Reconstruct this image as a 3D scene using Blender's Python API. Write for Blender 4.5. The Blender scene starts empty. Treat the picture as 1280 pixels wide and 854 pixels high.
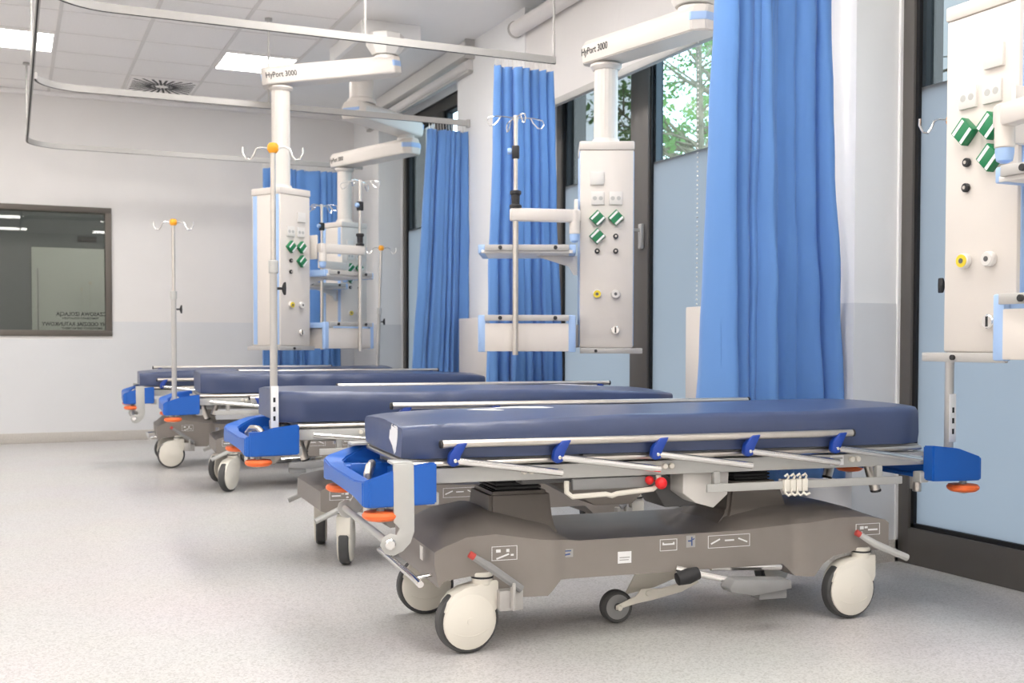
import bpy, bmesh, math, random
from mathutils import Vector, Matrix, noise
random.seed(4)
R = math.radians
SC = bpy.context.scene
COL = SC.collection

# ------------------------------------------------------------------ camera, world, exposure
F_PX, YAW, PITCH, ROLL = 1394.0, R(24.18), R(1.6), R(0.12)
fw = Vector((math.sin(YAW)*math.cos(PITCH), math.cos(YAW)*math.cos(PITCH), -math.sin(PITCH)))
rt = Vector((math.cos(YAW), -math.sin(YAW), 0)); up = rt.cross(fw)
rt, up = rt*math.cos(ROLL)+up*math.sin(ROLL), up*math.cos(ROLL)-rt*math.sin(ROLL)
cam = bpy.data.cameras.new('camera'); co = bpy.data.objects.new('camera', cam); COL.objects.link(co)
co.matrix_world = Matrix(((rt.x, up.x, -fw.x, 0), (rt.y, up.y, -fw.y, 0), (rt.z, up.z, -fw.z, 1.0), (0, 0, 0, 1)))
cam.sensor_width = 36; cam.lens = F_PX/1280*36
cam.shift_y = (428+F_PX*math.tan(PITCH)-427)/1280
cam.clip_start = 0.05; cam.clip_end = 200
cam.dof.use_dof = True; cam.dof.focus_distance = 3.9; cam.dof.aperture_fstop = 5.6
SC.camera = co
w = bpy.data.worlds.new('overcast_sky'); SC.world = w; w.use_nodes = True
bg = w.node_tree.nodes['Background']; bg.inputs[0].default_value = (0.64, 0.82, 1.0, 1); bg.inputs[1].default_value = 5.5
SC.view_settings.view_transform = 'Standard'; SC.view_settings.look = 'None'
SC.view_settings.gamma = 1; SC.view_settings.use_curve_mapping = False
SC.view_settings.exposure = -0.06
LAMP = 20.5
SC.cycles.max_bounces = 10; SC.cycles.diffuse_bounces = 5; SC.cycles.transparent_max_bounces = 16

# ------------------------------------------------------------------ materials
MATS = {}
def mat(name, col, rough=0.5, metal=0.0, noise_amt=0.0, scale=40, bump=0.0, bscale=200, emit=0, spec=0.5):
    if name in MATS: return MATS[name]
    m = bpy.data.materials.new(name); m.use_nodes = True; nt = m.node_tree
    b = nt.nodes['Principled BSDF']
    b.inputs['Base Color'].default_value = (*col, 1); b.inputs['Roughness'].default_value = rough
    b.inputs['Metallic'].default_value = metal; b.inputs['Specular IOR Level'].default_value = spec
    tc = nt.nodes.new('ShaderNodeTexCoord')
    if noise_amt:
        n = nt.nodes.new('ShaderNodeTexNoise'); n.inputs['Scale'].default_value = scale; n.inputs['Detail'].default_value = 3
        nt.links.new(tc.outputs['Object'], n.inputs['Vector'])
        rp = nt.nodes.new('ShaderNodeValToRGB'); rp.color_ramp.elements[0].position = .3; rp.color_ramp.elements[1].position = .7
        rp.color_ramp.elements[0].color = (*[c*(1-noise_amt) for c in col], 1)
        rp.color_ramp.elements[1].color = (*[min(1, c*(1+noise_amt)) for c in col], 1)
        nt.links.new(n.outputs['Fac'], rp.inputs['Fac']); nt.links.new(rp.outputs['Color'], b.inputs['Base Color'])
    if bump:
        n2 = nt.nodes.new('ShaderNodeTexNoise'); n2.inputs['Scale'].default_value = bscale
        nt.links.new(tc.outputs['Object'], n2.inputs['Vector'])
        bp = nt.nodes.new('ShaderNodeBump'); bp.inputs['Strength'].default_value = bump; bp.inputs['Distance'].default_value = .002
        nt.links.new(n2.outputs['Fac'], bp.inputs['Height']); nt.links.new(bp.outputs['Normal'], b.inputs['Normal'])
    if emit:
        b.inputs['Emission Color'].default_value = (*col, 1); b.inputs['Emission Strength'].default_value = emit
    MATS[name] = m; return m
def floor_mat():
    m = mat('speckled_vinyl', (.74, .70, .665), .34, spec=.45); nt = m.node_tree; b = nt.nodes['Principled BSDF']
    tc = nt.nodes.new('ShaderNodeTexCoord')
    v = nt.nodes.new('ShaderNodeTexVoronoi'); v.inputs['Scale'].default_value = 170
    n = nt.nodes.new('ShaderNodeTexNoise'); n.inputs['Scale'].default_value = 1.3; n.inputs['Detail'].default_value = 4
    nt.links.new(tc.outputs['Object'], v.inputs['Vector']); nt.links.new(tc.outputs['Object'], n.inputs['Vector'])
    rp = nt.nodes.new('ShaderNodeValToRGB'); e = rp.color_ramp.elements
    e[0].position = .0; e[0].color = (.45, .435, .42, 1); e[1].position = .45; e[1].color = (.585, .57, .56, 1)
    q = e.new(.8); q.color = (.64, .625, .615, 1)
    sep = nt.nodes.new('ShaderNodeSeparateColor'); nt.links.new(v.outputs['Color'], sep.inputs[0])
    nt.links.new(sep.outputs[0], rp.inputs['Fac'])
    mx = nt.nodes.new('ShaderNodeMix'); mx.data_type = 'RGBA'; mx.blend_type = 'MULTIPLY'; mx.inputs[0].default_value = .10
    nt.links.new(rp.outputs['Color'], mx.inputs[6]); nt.links.new(n.outputs['Color'], mx.inputs[7])
    nt.links.new(mx.outputs[2], b.inputs['Base Color'])
    mr = nt.nodes.new('ShaderNodeMapRange'); mr.inputs[3].default_value = .25; mr.inputs[4].default_value = .42
    nt.links.new(n.outputs['Fac'], mr.inputs[0]); nt.links.new(mr.outputs[0], b.inputs['Roughness'])
    return m
def fabric_mat(name, col, trans=.25):
    m = bpy.data.materials.new(name); m.use_nodes = True; nt = m.node_tree; b = nt.nodes['Principled BSDF']
    b.inputs['Base Color'].default_value = (*col, 1); b.inputs['Roughness'].default_value = .75
    b.inputs['Sheen Weight'].default_value = .25; b.inputs['Specular IOR Level'].default_value = .25
    t = nt.nodes.new('ShaderNodeBsdfTranslucent'); t.inputs[0].default_value = (*[min(1, c*1.15) for c in col], 1)
    mx = nt.nodes.new('ShaderNodeMixShader'); mx.inputs[0].default_value = trans
    out = nt.nodes['Material Output']
    nt.links.new(b.outputs[0], mx.inputs[1]); nt.links.new(t.outputs[0], mx.inputs[2]); nt.links.new(mx.outputs[0], out.inputs[0])
    tc = nt.nodes.new('ShaderNodeTexCoord'); wv = nt.nodes.new('ShaderNodeTexNoise'); wv.inputs['Scale'].default_value = 26
    mp = nt.nodes.new('ShaderNodeMapping'); mp.inputs['Scale'].default_value = (1, 1, .35)
    nt.links.new(tc.outputs['Object'], mp.inputs[0]); nt.links.new(mp.outputs[0], wv.inputs['Vector'])
    bp = nt.nodes.new('ShaderNodeBump'); bp.inputs['Strength'].default_value = .18; bp.inputs['Distance'].default_value = .01
    nt.links.new(wv.outputs['Fac'], bp.inputs['Height']); nt.links.new(bp.outputs[0], b.inputs['Normal'])
    MATS[name] = m; return m
def glass_mat(name, tint=(1, 1, 1), refl=.06, frost=0, rough=.0):
    m = bpy.data.materials.new(name); m.use_nodes = True; nt = m.node_tree
    for n in list(nt.nodes):
        if n.type != 'OUTPUT_MATERIAL': nt.nodes.remove(n)
    out = nt.nodes['Material Output']
    if frost:
        t = nt.nodes.new('ShaderNodeBsdfTranslucent'); t.inputs[0].default_value = (*tint, 1)
        d = nt.nodes.new('ShaderNodeBsdfDiffuse'); d.inputs[0].default_value = (*tint, 1)
        a = nt.nodes.new('ShaderNodeMixShader'); a.inputs[0].default_value = .15
        nt.links.new(t.outputs[0], a.inputs[1]); nt.links.new(d.outputs[0], a.inputs[2])
    else:
        a = nt.nodes.new('ShaderNodeBsdfTransparent'); a.inputs[0].default_value = (*tint, 1)
    g = nt.nodes.new('ShaderNodeBsdfGlossy'); g.inputs['Roughness'].default_value = rough
    fr = nt.nodes.new('ShaderNodeFresnel'); ge = nt.nodes.new('ShaderNodeNewGeometry')
    io = nt.nodes.new('ShaderNodeMapRange'); io.inputs[3].default_value = 1.45; io.inputs[4].default_value = 1/1.45   # same strength on both sides of a pane
    nt.links.new(ge.outputs['Backfacing'], io.inputs[0]); nt.links.new(io.outputs[0], fr.inputs[0])
    mu = nt.nodes.new('ShaderNodeMath'); mu.operation = 'MULTIPLY'; mu.inputs[1].default_value = refl; nt.links.new(fr.outputs[0], mu.inputs[0])
    mx = nt.nodes.new('ShaderNodeMixShader'); nt.links.new(mu.outputs[0], mx.inputs[0])
    nt.links.new(a.outputs[0], mx.inputs[1]); nt.links.new(g.outputs[0], mx.inputs[2]); nt.links.new(mx.outputs[0], out.inputs[0])
    MATS[name] = m; return m

M_FLOOR = floor_mat()
M_WALL = mat('wall_paint', (.83, .805, .785), .7, noise_amt=.012, scale=3, bump=.05, bscale=300)
M_WALL2 = mat('window_wall_paint', (.88, .875, .87), .7, noise_amt=.012, scale=3)
M_DADO = mat('dado_sheet', (.73, .735, .745), .5, noise_amt=.01, scale=4)
M_SKIRT = mat('speckled_skirting', (.55, .52, .48), .5, noise_amt=.18, scale=160)
M_TILE = mat('ceiling_tile', (.92, .895, .88), .9, noise_amt=.02, scale=60)
M_TBAR = mat('ceiling_grid_bar', (.76, .735, .715), .6)
M_PLASTER = mat('ceiling_plaster', (.86, .85, .845), .85, noise_amt=.01, scale=3)
M_LIGHT = mat('lamp_diffuser', (1.0, .965, .925), .5, emit=LAMP)
M_WHITE = mat('white_plastic', (.76, .735, .70), .35, noise_amt=.01, scale=8)
M_CREAM = mat('cream_enamel', (.715, .665, .615), .38, noise_amt=.012, scale=6)
M_COVER = mat('cream_wheel_cover', (.80, .765, .68), .4, noise_amt=.015, scale=12)
M_PBLUE = mat('powder_blue_plastic', (.36, .52, .80), .4, noise_amt=.01, scale=10)
M_STEEL = mat('brushed_steel', (.66, .62, .57), .32, .95, noise_amt=.04, scale=30)
M_CHROME = mat('chrome', (.86, .85, .83), .16, 1.0, noise_amt=.01, scale=20)
M_ALU = mat('anodised_aluminium', (.50, .485, .465), .5, .3, noise_amt=.02, scale=30)
M_PAINTGREY = mat('light_grey_enamel', (.50, .50, .48), .42, .1, noise_amt=.02, scale=20)
M_SHROUD = mat('taupe_plastic', (.26, .232, .21), .42, noise_amt=.03, scale=14, bump=.08, bscale=500)
M_PED = mat('dark_taupe_plastic', (.20, .175, .155), .45, noise_amt=.03, scale=14)
M_DGREY = mat('dark_grey_steel', (.13, .13, .13), .45, .3, noise_amt=.04, scale=20)
M_MGREY = mat('mid_grey_plastic', (.27, .27, .27), .5, noise_amt=.03, scale=20)
M_BLACK = mat('black_rubber', (.022, .022, .024), .6, noise_amt=.05, scale=20)
M_TYRE = mat('grey_tyre_rubber', (.065, .065, .065), .55, noise_amt=.06, scale=30)
M_BLUE = mat('royal_blue_plastic', (.008, .11, .48), .36, noise_amt=.02, scale=10)
M_DBLUE = mat('deep_blue_plastic', (.008, .05, .33), .38, noise_amt=.02, scale=10)
M_ORANGE = mat('orange_rubber', (.93, .17, .035), .42, noise_amt=.02, scale=20)
M_AMBER = mat('amber_plastic', (.95, .40, .02), .4, noise_amt=.02, scale=20)
M_RED = mat('red_plastic', (.80, .015, .02), .35, noise_amt=.02, scale=20)
M_DRED = mat('dark_red_bar', (.22, .02, .025), .45, noise_amt=.02, scale=20)
M_VINYL = mat('navy_mattress_vinyl', (.050, .071, .152), .31, noise_amt=.03, scale=8, bump=.35, bscale=12, spec=.6)
M_MARK = mat('white_print', (.85, .85, .85), .5, noise_amt=.01)
M_MARKB = mat('blue_print', (.05, .09, .26), .5, noise_amt=.01)
M_PLATE = mat('grey_print_plate', (.40, .39, .38), .5, noise_amt=.01)
M_GREEN = mat('green_plug_plastic', (.008, .20, .075), .3, noise_amt=.03, scale=30)
M_YELLOW = mat('yellow_plastic', (.75, .58, .03), .4, noise_amt=.02)
M_FRAME = mat('bronze_grey_frame', (.125, .115, .105), .42, .2, noise_amt=.03, scale=10)
M_FRAMED = mat('dark_slate_frame', (.035, .048, .058), .4, .2, noise_amt=.03, scale=10)
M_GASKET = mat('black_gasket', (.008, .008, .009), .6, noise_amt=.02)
M_IFRAME = mat('taupe_window_frame', (.135, .118, .10), .45, .2, noise_amt=.02, scale=10)
M_TEXT = mat('black_lettering', (.02, .02, .02), .5, noise_amt=.02)
M_CURT = fabric_mat('blue_curtain_cloth', (.155, .335, .70), .22)
M_BLIND = fabric_mat('white_blind_cloth', (.74, .71, .69), .05)
M_BARK = mat('tree_bark', (.20, .17, .11), .9, noise_amt=.3, scale=14, bump=.6, bscale=20)
M_LEAF = fabric_mat('spring_leaf', (.15, .26, .08), .4)
M_GRASS = mat('pale_paving', (.30, .30, .29), .9, noise_amt=.3, scale=6)
M_GLASS = glass_mat('clear_glass', (.93, .97, .97), 1.0)
M_FROST = glass_mat('frosted_film', (.47, .47, .475), .5, frost=1, rough=.25)
M_DARKGLASS = glass_mat('tinted_glass', (.74, .77, .75), 1.6)
M_PALEFILM = glass_mat('pale_film', (.42, .41, .39), .8)
M_CLEAR = glass_mat('clear_acrylic', (.90, .93, .96), 1.0)
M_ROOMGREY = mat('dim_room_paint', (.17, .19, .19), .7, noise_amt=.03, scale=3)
M_ROOMDOOR = mat('pale_door_laminate', (.80, .81, .72), .5, noise_amt=.02, scale=3)

# ------------------------------------------------------------------ mesh helpers
def new(): return bmesh.new()
def merge(bm, tmp, M=None):
    if M is not None: bmesh.ops.transform(tmp, matrix=M, verts=tmp.verts)
    me = bpy.data.meshes.new('tmp'); tmp.to_mesh(me); tmp.free(); bm.from_mesh(me); bpy.data.meshes.remove(me)
    return bm
def box(bm, x0, x1, y0, y1, z0, z1, bev=0, M=None, seg=2):
    t = bmesh.new()
    vs = [t.verts.new((x, y, z)) for z in (z0, z1) for y in (y0, y1) for x in (x0, x1)]
    for f in ((0, 2, 3, 1), (4, 5, 7, 6), (0, 1, 5, 4), (2, 6, 7, 3), (0, 4, 6, 2), (1, 3, 7, 5)): t.faces.new([vs[i] for i in f])
    bmesh.ops.recalc_face_normals(t, faces=t.faces)
    if bev: bmesh.ops.bevel(t, geom=list(t.edges), offset=bev, segments=seg, affect='EDGES', profile=.5)
    return merge(bm, t, M)
def prism(bm, poly, plane, a0, a1, bev=0, M=None, seg=2):
    """poly: 2D points; plane 'xz' extrudes along y, 'xy' along z, 'yz' along x"""
    t = bmesh.new()
    def P(p, a): return {'xz': (p[0], a, p[1]), 'xy': (p[0], p[1], a), 'yz': (a, p[0], p[1])}[plane]
    A = [t.verts.new(P(p, a0)) for p in poly]; B = [t.verts.new(P(p, a1)) for p in poly]
    t.faces.new(A); t.faces.new(B[::-1]); n = len(poly)
    for i in range(n): t.faces.new((A[i], B[i], B[(i+1) % n], A[(i+1) % n]))
    bmesh.ops.recalc_face_normals(t, faces=t.faces)
    if bev: bmesh.ops.bevel(t, geom=list(t.edges), offset=bev, segments=seg, affect='EDGES', profile=.5)
    return merge(bm, t, M)
def tube(bm, pts, r, seg=10, closed=False):
    pts = [Vector(p) for p in pts]; n = len(pts); t = bmesh.new(); rings = []
    rr = r if isinstance(r, (list, tuple)) else [r]*n
    prev = None
    for i, p in enumerate(pts):
        a = pts[i-1] if (i or closed) else p; b = pts[(i+1) % n] if (i < n-1 or closed) else p
        d = (b-a).normalized()
        if prev is None:
            u = d.orthogonal().normalized()
        else:
            u = prev-d*prev.dot(d)
            u = u.normalized() if u.length > 1e-6 else d.orthogonal().normalized()
        prev = u; v = d.cross(u)
        rings.append([t.verts.new(p+(u*math.cos(2*math.pi*k/seg)+v*math.sin(2*math.pi*k/seg))*rr[i]) for k in range(seg)])
    for i in range(n if closed else n-1):
        A, B = rings[i], rings[(i+1) % n]
        for k in range(seg): t.faces.new((A[k], A[(k+1) % seg], B[(k+1) % seg], B[k]))
    if not closed: t.faces.new(rings[0][::-1]); t.faces.new(rings[-1])
    bmesh.ops.recalc_face_normals(t, faces=t.faces)
    return merge(bm, t)
def lathe(bm, prof, M=None, seg=24):
    """prof: (radius, z) list revolved round z; ends closed when radius>0"""
    t = bmesh.new(); rings = []
    for r, z in prof:
        if r < 1e-6: rings.append([t.verts.new((0, 0, z))])
        else: rings.append([t.verts.new((r*math.cos(2*math.pi*k/seg), r*math.sin(2*math.pi*k/seg), z)) for k in range(seg)])
    for A, B in zip(rings, rings[1:]):
        for k in range(seg):
            a, b = A[k % len(A)], A[(k+1) % len(A)]; c, d = B[(k+1) % len(B)], B[k % len(B)]
            vs = []
            for q in (a, b, c, d):
                if q not in vs: vs.append(q)
            if len(vs) > 2: t.faces.new(vs)
    if len(rings[0]) > 1: t.faces.new(rings[0][::-1])
    if len(rings[-1]) > 1: t.faces.new(rings[-1])
    bmesh.ops.recalc_face_normals(t, faces=t.faces)
    return merge(bm, t, M)
def axis(o, d):
    d = Vector(d).normalized(); q = d.to_track_quat('Z', 'Y')
    return Matrix.Translation(o) @ q.to_matrix().to_4x4()
def cyl(bm, p0, p1, r, seg=16, bev=.0):
    L = (Vector(p1)-Vector(p0)).length
    prof = [(r-bev, 0), (r, bev), (r, L-bev), (r-bev, L)] if bev else [(r, 0), (r, L)]
    return lathe(bm, prof, axis(p0, Vector(p1)-Vector(p0)), seg)
def ball(bm, c, r, seg=14):
    return lathe(bm, [(r*math.sin(math.pi*i/8), -r*math.cos(math.pi*i/8)) for i in range(9)], Matrix.Translation(c), seg)
def obj(name, bm, m, parent=None, ang=35, label=None, loc=None):
    me = bpy.data.meshes.new(name); bm.to_mesh(me); bm.free()
    me.materials.append(m)
    for p in me.polygons: p.use_smooth = True
    me.set_sharp_from_angle(angle=R(ang))
    o = bpy.data.objects.new(name, me); COL.objects.link(o)
    if parent: o.parent = parent
    if label: o['label'] = label
    if loc: o.location = loc
    return o
def thing(name, label, cat, loc=(0, 0, 0), rz=0, group=None):
    o = bpy.data.objects.new(name, None); COL.objects.link(o); o.empty_display_size = .1
    o.location = loc; o.rotation_euler = (0, 0, rz); o['label'] = label; o['category'] = cat
    if group: o['group'] = group
    return o
def tag(o, label, cat, group=None):
    o['label'] = label; o['category'] = cat
    if group: o['group'] = group
    return o
def struct(name, bm, m, parent=None, ang=35):
    o = obj(name, bm, m, parent, ang)
    if parent is None: o['kind'] = 'structure'
    return o
def sempty(name, loc=(0, 0, 0)):
    o = bpy.data.objects.new(name, None); COL.objects.link(o); o.location = loc; o['kind'] = 'structure'; return o
def text_mesh(name, s, size, m, parent, M, mirror=False, ext=.0006, width=None, align='LEFT'):
    c = bpy.data.curves.new('lettering', 'FONT'); c.body = s; c.size = size; c.extrude = ext; c.resolution_u = 3; c.offset = size*.018; c.align_x = align
    t = bpy.data.objects.new('lettering', c); COL.objects.link(t)
    bpy.context.view_layer.update()
    me = bpy.data.meshes.new_from_object(t.evaluated_get(bpy.context.evaluated_depsgraph_get()))
    bpy.data.objects.remove(t); bpy.data.curves.remove(c)
    if width:
        xs = [v.co.x for v in me.vertices]; k = width/(max(xs)-min(xs))
        me.transform(Matrix.Diagonal((k, 1, 1, 1)))
    if mirror: me.transform(Matrix.Diagonal((-1, 1, 1, 1))); me.flip_normals()
    me.transform(M); me.materials.clear(); me.materials.append(m); me.name = name
    o = bpy.data.objects.new(name, me); COL.objects.link(o); o.parent = parent
    return o
M_TIP = mat('dull_red_plastic', (.50, .06, .05), .5, noise_amt=.03)

# ------------------------------------------------------------------ the room
ZC = 3.45; YB = 11.9; XW = 3.44; XL = -4.6; YF = -3.6
b = new(); box(b, XL-.2, 3.95, YF-.2, YB+.2, -.12, 0); struct('floor', b, M_FLOOR)
b = new(); box(b, XL-.2, 2.32, YF-.2, YB+.2, ZC, ZC+.12); struct('ceiling', b, M_TILE)
b = new(); box(b, 2.32, 4.0, YF-.2, YB+.2, ZC-.004, ZC+.12); struct('ceiling_plaster_strip', b, M_PLASTER)
b = new()
for k in range(11):
    x = 2.305-.649*k; box(b, x-.014, x+.014, YF, YB, ZC-.006, ZC+.002)
for k in range(24):
    y = 11.475-.629*k; box(b, XL, 2.30, y-.006, y+.006, ZC-.004, ZC+.002)
struct('trim_1', b, M_TBAR)
b = new(); box(b, XL, 3.44, YB-.035, YB+.01, ZC-.045, ZC-.001, .01); struct('trim_2', b, M_TILE)
# back wall with the interior window opening
WX0, WX1, WZ0, WZ1 = -1.7, .930, 1.052, 2.335
b = new()
box(b, XL-.2, WX0, YB, YB+.16, 0, ZC); box(b, WX1, 3.95, YB, YB+.16, 0, ZC)
box(b, WX0, WX1, YB, YB+.16, 0, WZ0); box(b, WX0, WX1, YB, YB+.16, WZ1, ZC)
struct('wall_back', b, M_WALL)
b = new(); box(b, XL-.2, XL, YF, YB, 0, ZC); struct('wall_left', b, M_WALL)
b = new(); box(b, XL, 3.95, YF-.2, YF, 0, ZC); struct('wall_front', b, M_WALL)
# window wall: piers, reveals and a lintel strip
OPEN = [(8.79, 11.0), (4.98, 7.45), (1.70, 3.93)]
b = new(); edges = [YB+.16, 11.0, 8.79, 7.45, 4.98, 3.93, 1.70, YF-.2]
for hi, lo in zip(edges[0::2], edges[1::2]): box(b, XW, 3.95, lo, hi, 0, ZC)
for lo, hi in OPEN: box(b, 3.70, 3.95, lo, hi, 3.26, ZC)
struct('wall_right', b, M_WALL2)
# dado sheets and skirting
b = new(); box(b, WX1+.0, XW, YB-.004, YB+.01, .1, 1.2); box(b, XL, WX1, YB-.004, YB+.01, .1, WZ0-.03); struct('trim_3', b, M_DADO)
b = new()
for hi, lo in zip(edges[0::2], edges[1::2]):
    box(b, XW-.004, XW+.02, max(lo, YF)-.004, min(hi, YB), .1, 1.18)
    if lo > 0: box(b, XW+.02, 3.70, lo-.004, lo+.02, .1, 1.18)
struct('trim_4', b, M_DADO)
b = new(); box(b, XL, XW, YB-.012, YB+.01, 0, .1, .004); struct('baseboard_back', b, M_SKIRT)
b = new()
for hi, lo in zip(edges[0::2], edges[1::2]):
    box(b, XW-.012, XW+.02, max(lo, YF)-.012, min(hi, YB), 0, .1)
    if lo > 0: box(b, XW+.02, 3.70, lo-.012, lo+.02, 0, .1)
struct('baseboard_right', b, M_SKIRT)
# exterior windows
def window(n, y0, y1, mull, handle=None):
    r = sempty('window_%d' % n, (3.75, (y0+y1)/2, 0))
    def ob(nm, bm, m, par=r):
        bmesh.ops.transform(bm, matrix=Matrix.Translation((-3.75, -(y0+y1)/2, 0)), verts=bm.verts)
        return obj(nm, bm, m, par)
    b = new()
    box(b, 3.70, 3.80, y1-.075, y1, 0, 3.28, .004); box(b, 3.70, 3.80, y0, y0+.075, 0, 3.28, .004)
    box(b, 3.70, 3.80, y0+.07, y1-.07, 0, .165, .004); box(b, 3.70, 3.80, y0+.07, y1-.07, 3.16, 3.28, .004)
    ob('frame', b, M_FRAME)
    b = new(); box(b, 3.685, 3.71, y1-.012, y1+.0, .0, 3.26); ob('trim_strip', b, M_WALL2)
    spans = []; hi = y1-.075
    for m in mull:
        b = new(); box(b, 3.70, 3.80, m-.11, m+.11, .16, 3.17, .004); ob('mullion', b, M_FRAME)
        spans.append((m+.11, hi)); hi = m-.11
    spans.append((y0+.075, hi))
    for lo, h in spans:
        b = new()      # gasket line and glazing bead round each pane
        for (a, c) in ((h-.018, h), (lo, lo+.018)): box(b, 3.715, 3.738, a, c, .165, 2.145); box(b, 3.715, 3.80, a, c, 2.145, 3.16)
        box(b, 3.715, 3.738, lo, h, .165, .185); box(b, 3.722, 3.80, lo, h, 3.14, 3.16)
        ob('gasket', b, M_GASKET)
        b = new()
        for (a, c) in ((h-.04, h-.017), (lo+.017, lo+.04)): box(b, 3.735, 3.775, a, c, 2.13, 3.14)
        ob('glazing_bead', b, M_FRAMED)
        b = new(); box(b, 3.762, 3.765, lo+.005, h-.005, 2.145, 3.15); ob('clear_pane', b, M_PALEFILM if h > y1-.1 else M_GLASS)
        b = new(); box(b, 3.732, 3.738, lo+.003, h-.003, .17, 2.145); box(b, 3.738, 3.766, lo+.003, h-.003, 2.133, 2.145); ob('frosted_pane', b, M_FROST)
    if handle:
        b = new(); box(b, 3.675, 3.70, handle-.02, handle+.02, 1.60, 1.76, .006)
        tube(b, [(3.69, handle, 1.72), (3.635, handle, 1.72), (3.63, handle+.012, 1.71), (3.63, handle+.03, 1.56)], .011); ob('handle', b, M_ALU)
    return r
window(1, 8.79, 11.0, [9.95]); window(2, 4.98, 7.45, [6.25], handle=6.20); window(3, 1.70, 3.93, [2.75])
# interior window and the dim room behind it
r = sempty('window_4', (-.4, YB, 1.7))
def iw(nm, bm, m):
    bmesh.ops.transform(bm, matrix=Matrix.Translation((.4, -YB, -1.7)), verts=bm.verts); return obj(nm, bm, m, r)
b = new()
for (x0, x1, z0, z1) in ((WX0, WX1, WZ0, WZ0+.06), (WX0, WX1, WZ1-.055, WZ1), (WX0, WX0+.06, WZ0+.05, WZ1-.05), (WX1-.06, WX1, WZ0+.05, WZ1-.05)):
    box(b, x0, x1, YB-.02, YB+.14, z0, z1, .004)
iw('frame', b, M_IFRAME)
b = new(); box(b, WX0+.05, WX1-.05, YB+.03, YB+.04, WZ0+.05, WZ1-.05); iw('pane', b, M_DARKGLASS)
XE = WX1-.062
T = lambda x, z: Matrix.Translation((x+.4, .027, z-1.7)) @ Matrix.Rotation(R(90), 4, 'X')
for s, z, h, wd in (('CZASOWA IZOLACJA', 1.255, .052, .47), ('NY ODDZIAŁ RATUNKOWY', 1.155, .052, .60)):
    # read from the far room: mirrored here, running from the frame to the left
    text_mesh('lettering', s, h, M_TEXT, r, T(XE+.012, z), mirror=True, width=wd)
for s, z, wd, x in (('TEMPORARY ISOLATION', 1.222, .34, XE-.06), ('EMERGENCY DEPARTMENT', 1.122, .38, XE-.03)):
    text_mesh('lettering', s, .026, M_TEXT, r, T(x, z), mirror=True, width=wd)
b = new()
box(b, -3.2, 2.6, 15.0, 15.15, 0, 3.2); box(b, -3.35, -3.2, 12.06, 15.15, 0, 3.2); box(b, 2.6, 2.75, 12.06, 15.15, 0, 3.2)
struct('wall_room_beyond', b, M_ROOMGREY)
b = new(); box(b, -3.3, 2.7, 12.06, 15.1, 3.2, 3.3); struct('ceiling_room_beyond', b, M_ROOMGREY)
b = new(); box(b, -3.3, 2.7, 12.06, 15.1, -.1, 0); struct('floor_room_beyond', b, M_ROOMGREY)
d5 = sempty('door_1', (.55, 15.0, 0))
b = new(); box(b, -.313, 1.0, -.06, 0, 0, 2.16, .006); obj('leaf', b, M_ROOMDOOR, d5)
b = new(); box(b, -.25, -.235, -.075, -.06, .6, 1.9, .004); obj('edge_strip', b, M_ALU, d5)
tag(obj('wall_sign', box(new(), .77, .99, 14.965, 14.998, 2.25, 2.315, .006), M_BLACK), 'small black oblong box above the pale door in the dim room beyond', 'sign')
tag(obj('wall_dispenser', box(new(), -.88, -.78, 14.93, 14.995, 1.23, 1.48, .01), M_CREAM), 'small beige dispenser on the dim wall left of the pale door', 'dispenser')
# ------------------------------------------------------------------ ceiling lights, vent
def ceiling_light(cx, cy, label, group=None):
    t = thing('ceiling_light', label, 'ceiling light', (cx, cy, ZC-.004), group=group)
    b = new()
    for (x0, x1, y0, y1) in ((-.31, .31, -.305, -.29), (-.31, .31, .29, .305), (-.31, -.295, -.29, .29), (.295, .31, -.29, .29)): box(b, x0, x1, y0, y1, -.010, .003)
    obj('frame', b, M_TILE, t)
    obj('diffuser', box(new(), -.297, .297, -.292, .292, -.006, .002), M_LIGHT, t)
    return t
ceiling_light(1.981, 9.927, 'square lit ceiling panel right of the black slotted air vent')
ceiling_light(.034, 9.927, 'square lit ceiling panel cut by the left edge of the photo')
for cx in (-1.913, -3.86): ceiling_light(cx, 9.927, 'square lit ceiling panel over the left part of the ward', 'ceiling panels out to the left')
for cy in (7.41, 4.89, 2.37, -.15, -2.67):
    for cx in (-3.86, -1.913, .034, 1.981):
        ceiling_light(cx, cy, 'added unseen ceiling panel brightening the window side of the ward', 'ceiling panels over the near ward')
for cy in (6.15, 3.63, 1.11): ceiling_light(1.981, cy, 'added unseen ceiling panel brightening the window side of the ward', 'ceiling panels over the near ward')  # extra unseen panels, added to brighten floor and reveals by the windows
for cx in (-1.6, .9):
    q = ceiling_light(cx, 13.6, 'unseen ceiling panel added to light the room beyond the interior window', 'added ceiling panels lighting the room beyond'); q.location.z = 3.199  # unseen panels added so the door and walls behind the glass show up
t = thing('air_vent', 'square white ceiling air vent with black swirl slots by the back wall', 'air vent', (1.337, 11.16, ZC-.004))
obj('face_plate', box(new(), -.305, .305, -.30, .30, -.012, .003, .003), M_TILE, t)
b = new()
for k in range(28):
    a = 2*math.pi*(k+.5)/28; c, s = math.cos(a), math.sin(a); L = min(.285/max(abs(c), .001), .28/max(abs(s), .001))
    r0, r1 = (.06 if k % 2 else .10), min(L, .37)
    M = Matrix.Rotation(a+R(9), 4, 'Z'); L2 = min(.28/max(abs(math.cos(a+R(9))), .001), .275/max(abs(math.sin(a+R(9))), .001), .37)
    box(b, r0, L2, -.011, .011, -.0135, -.011, M=M)
obj('slots', b, M_BLACK, t)
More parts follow.
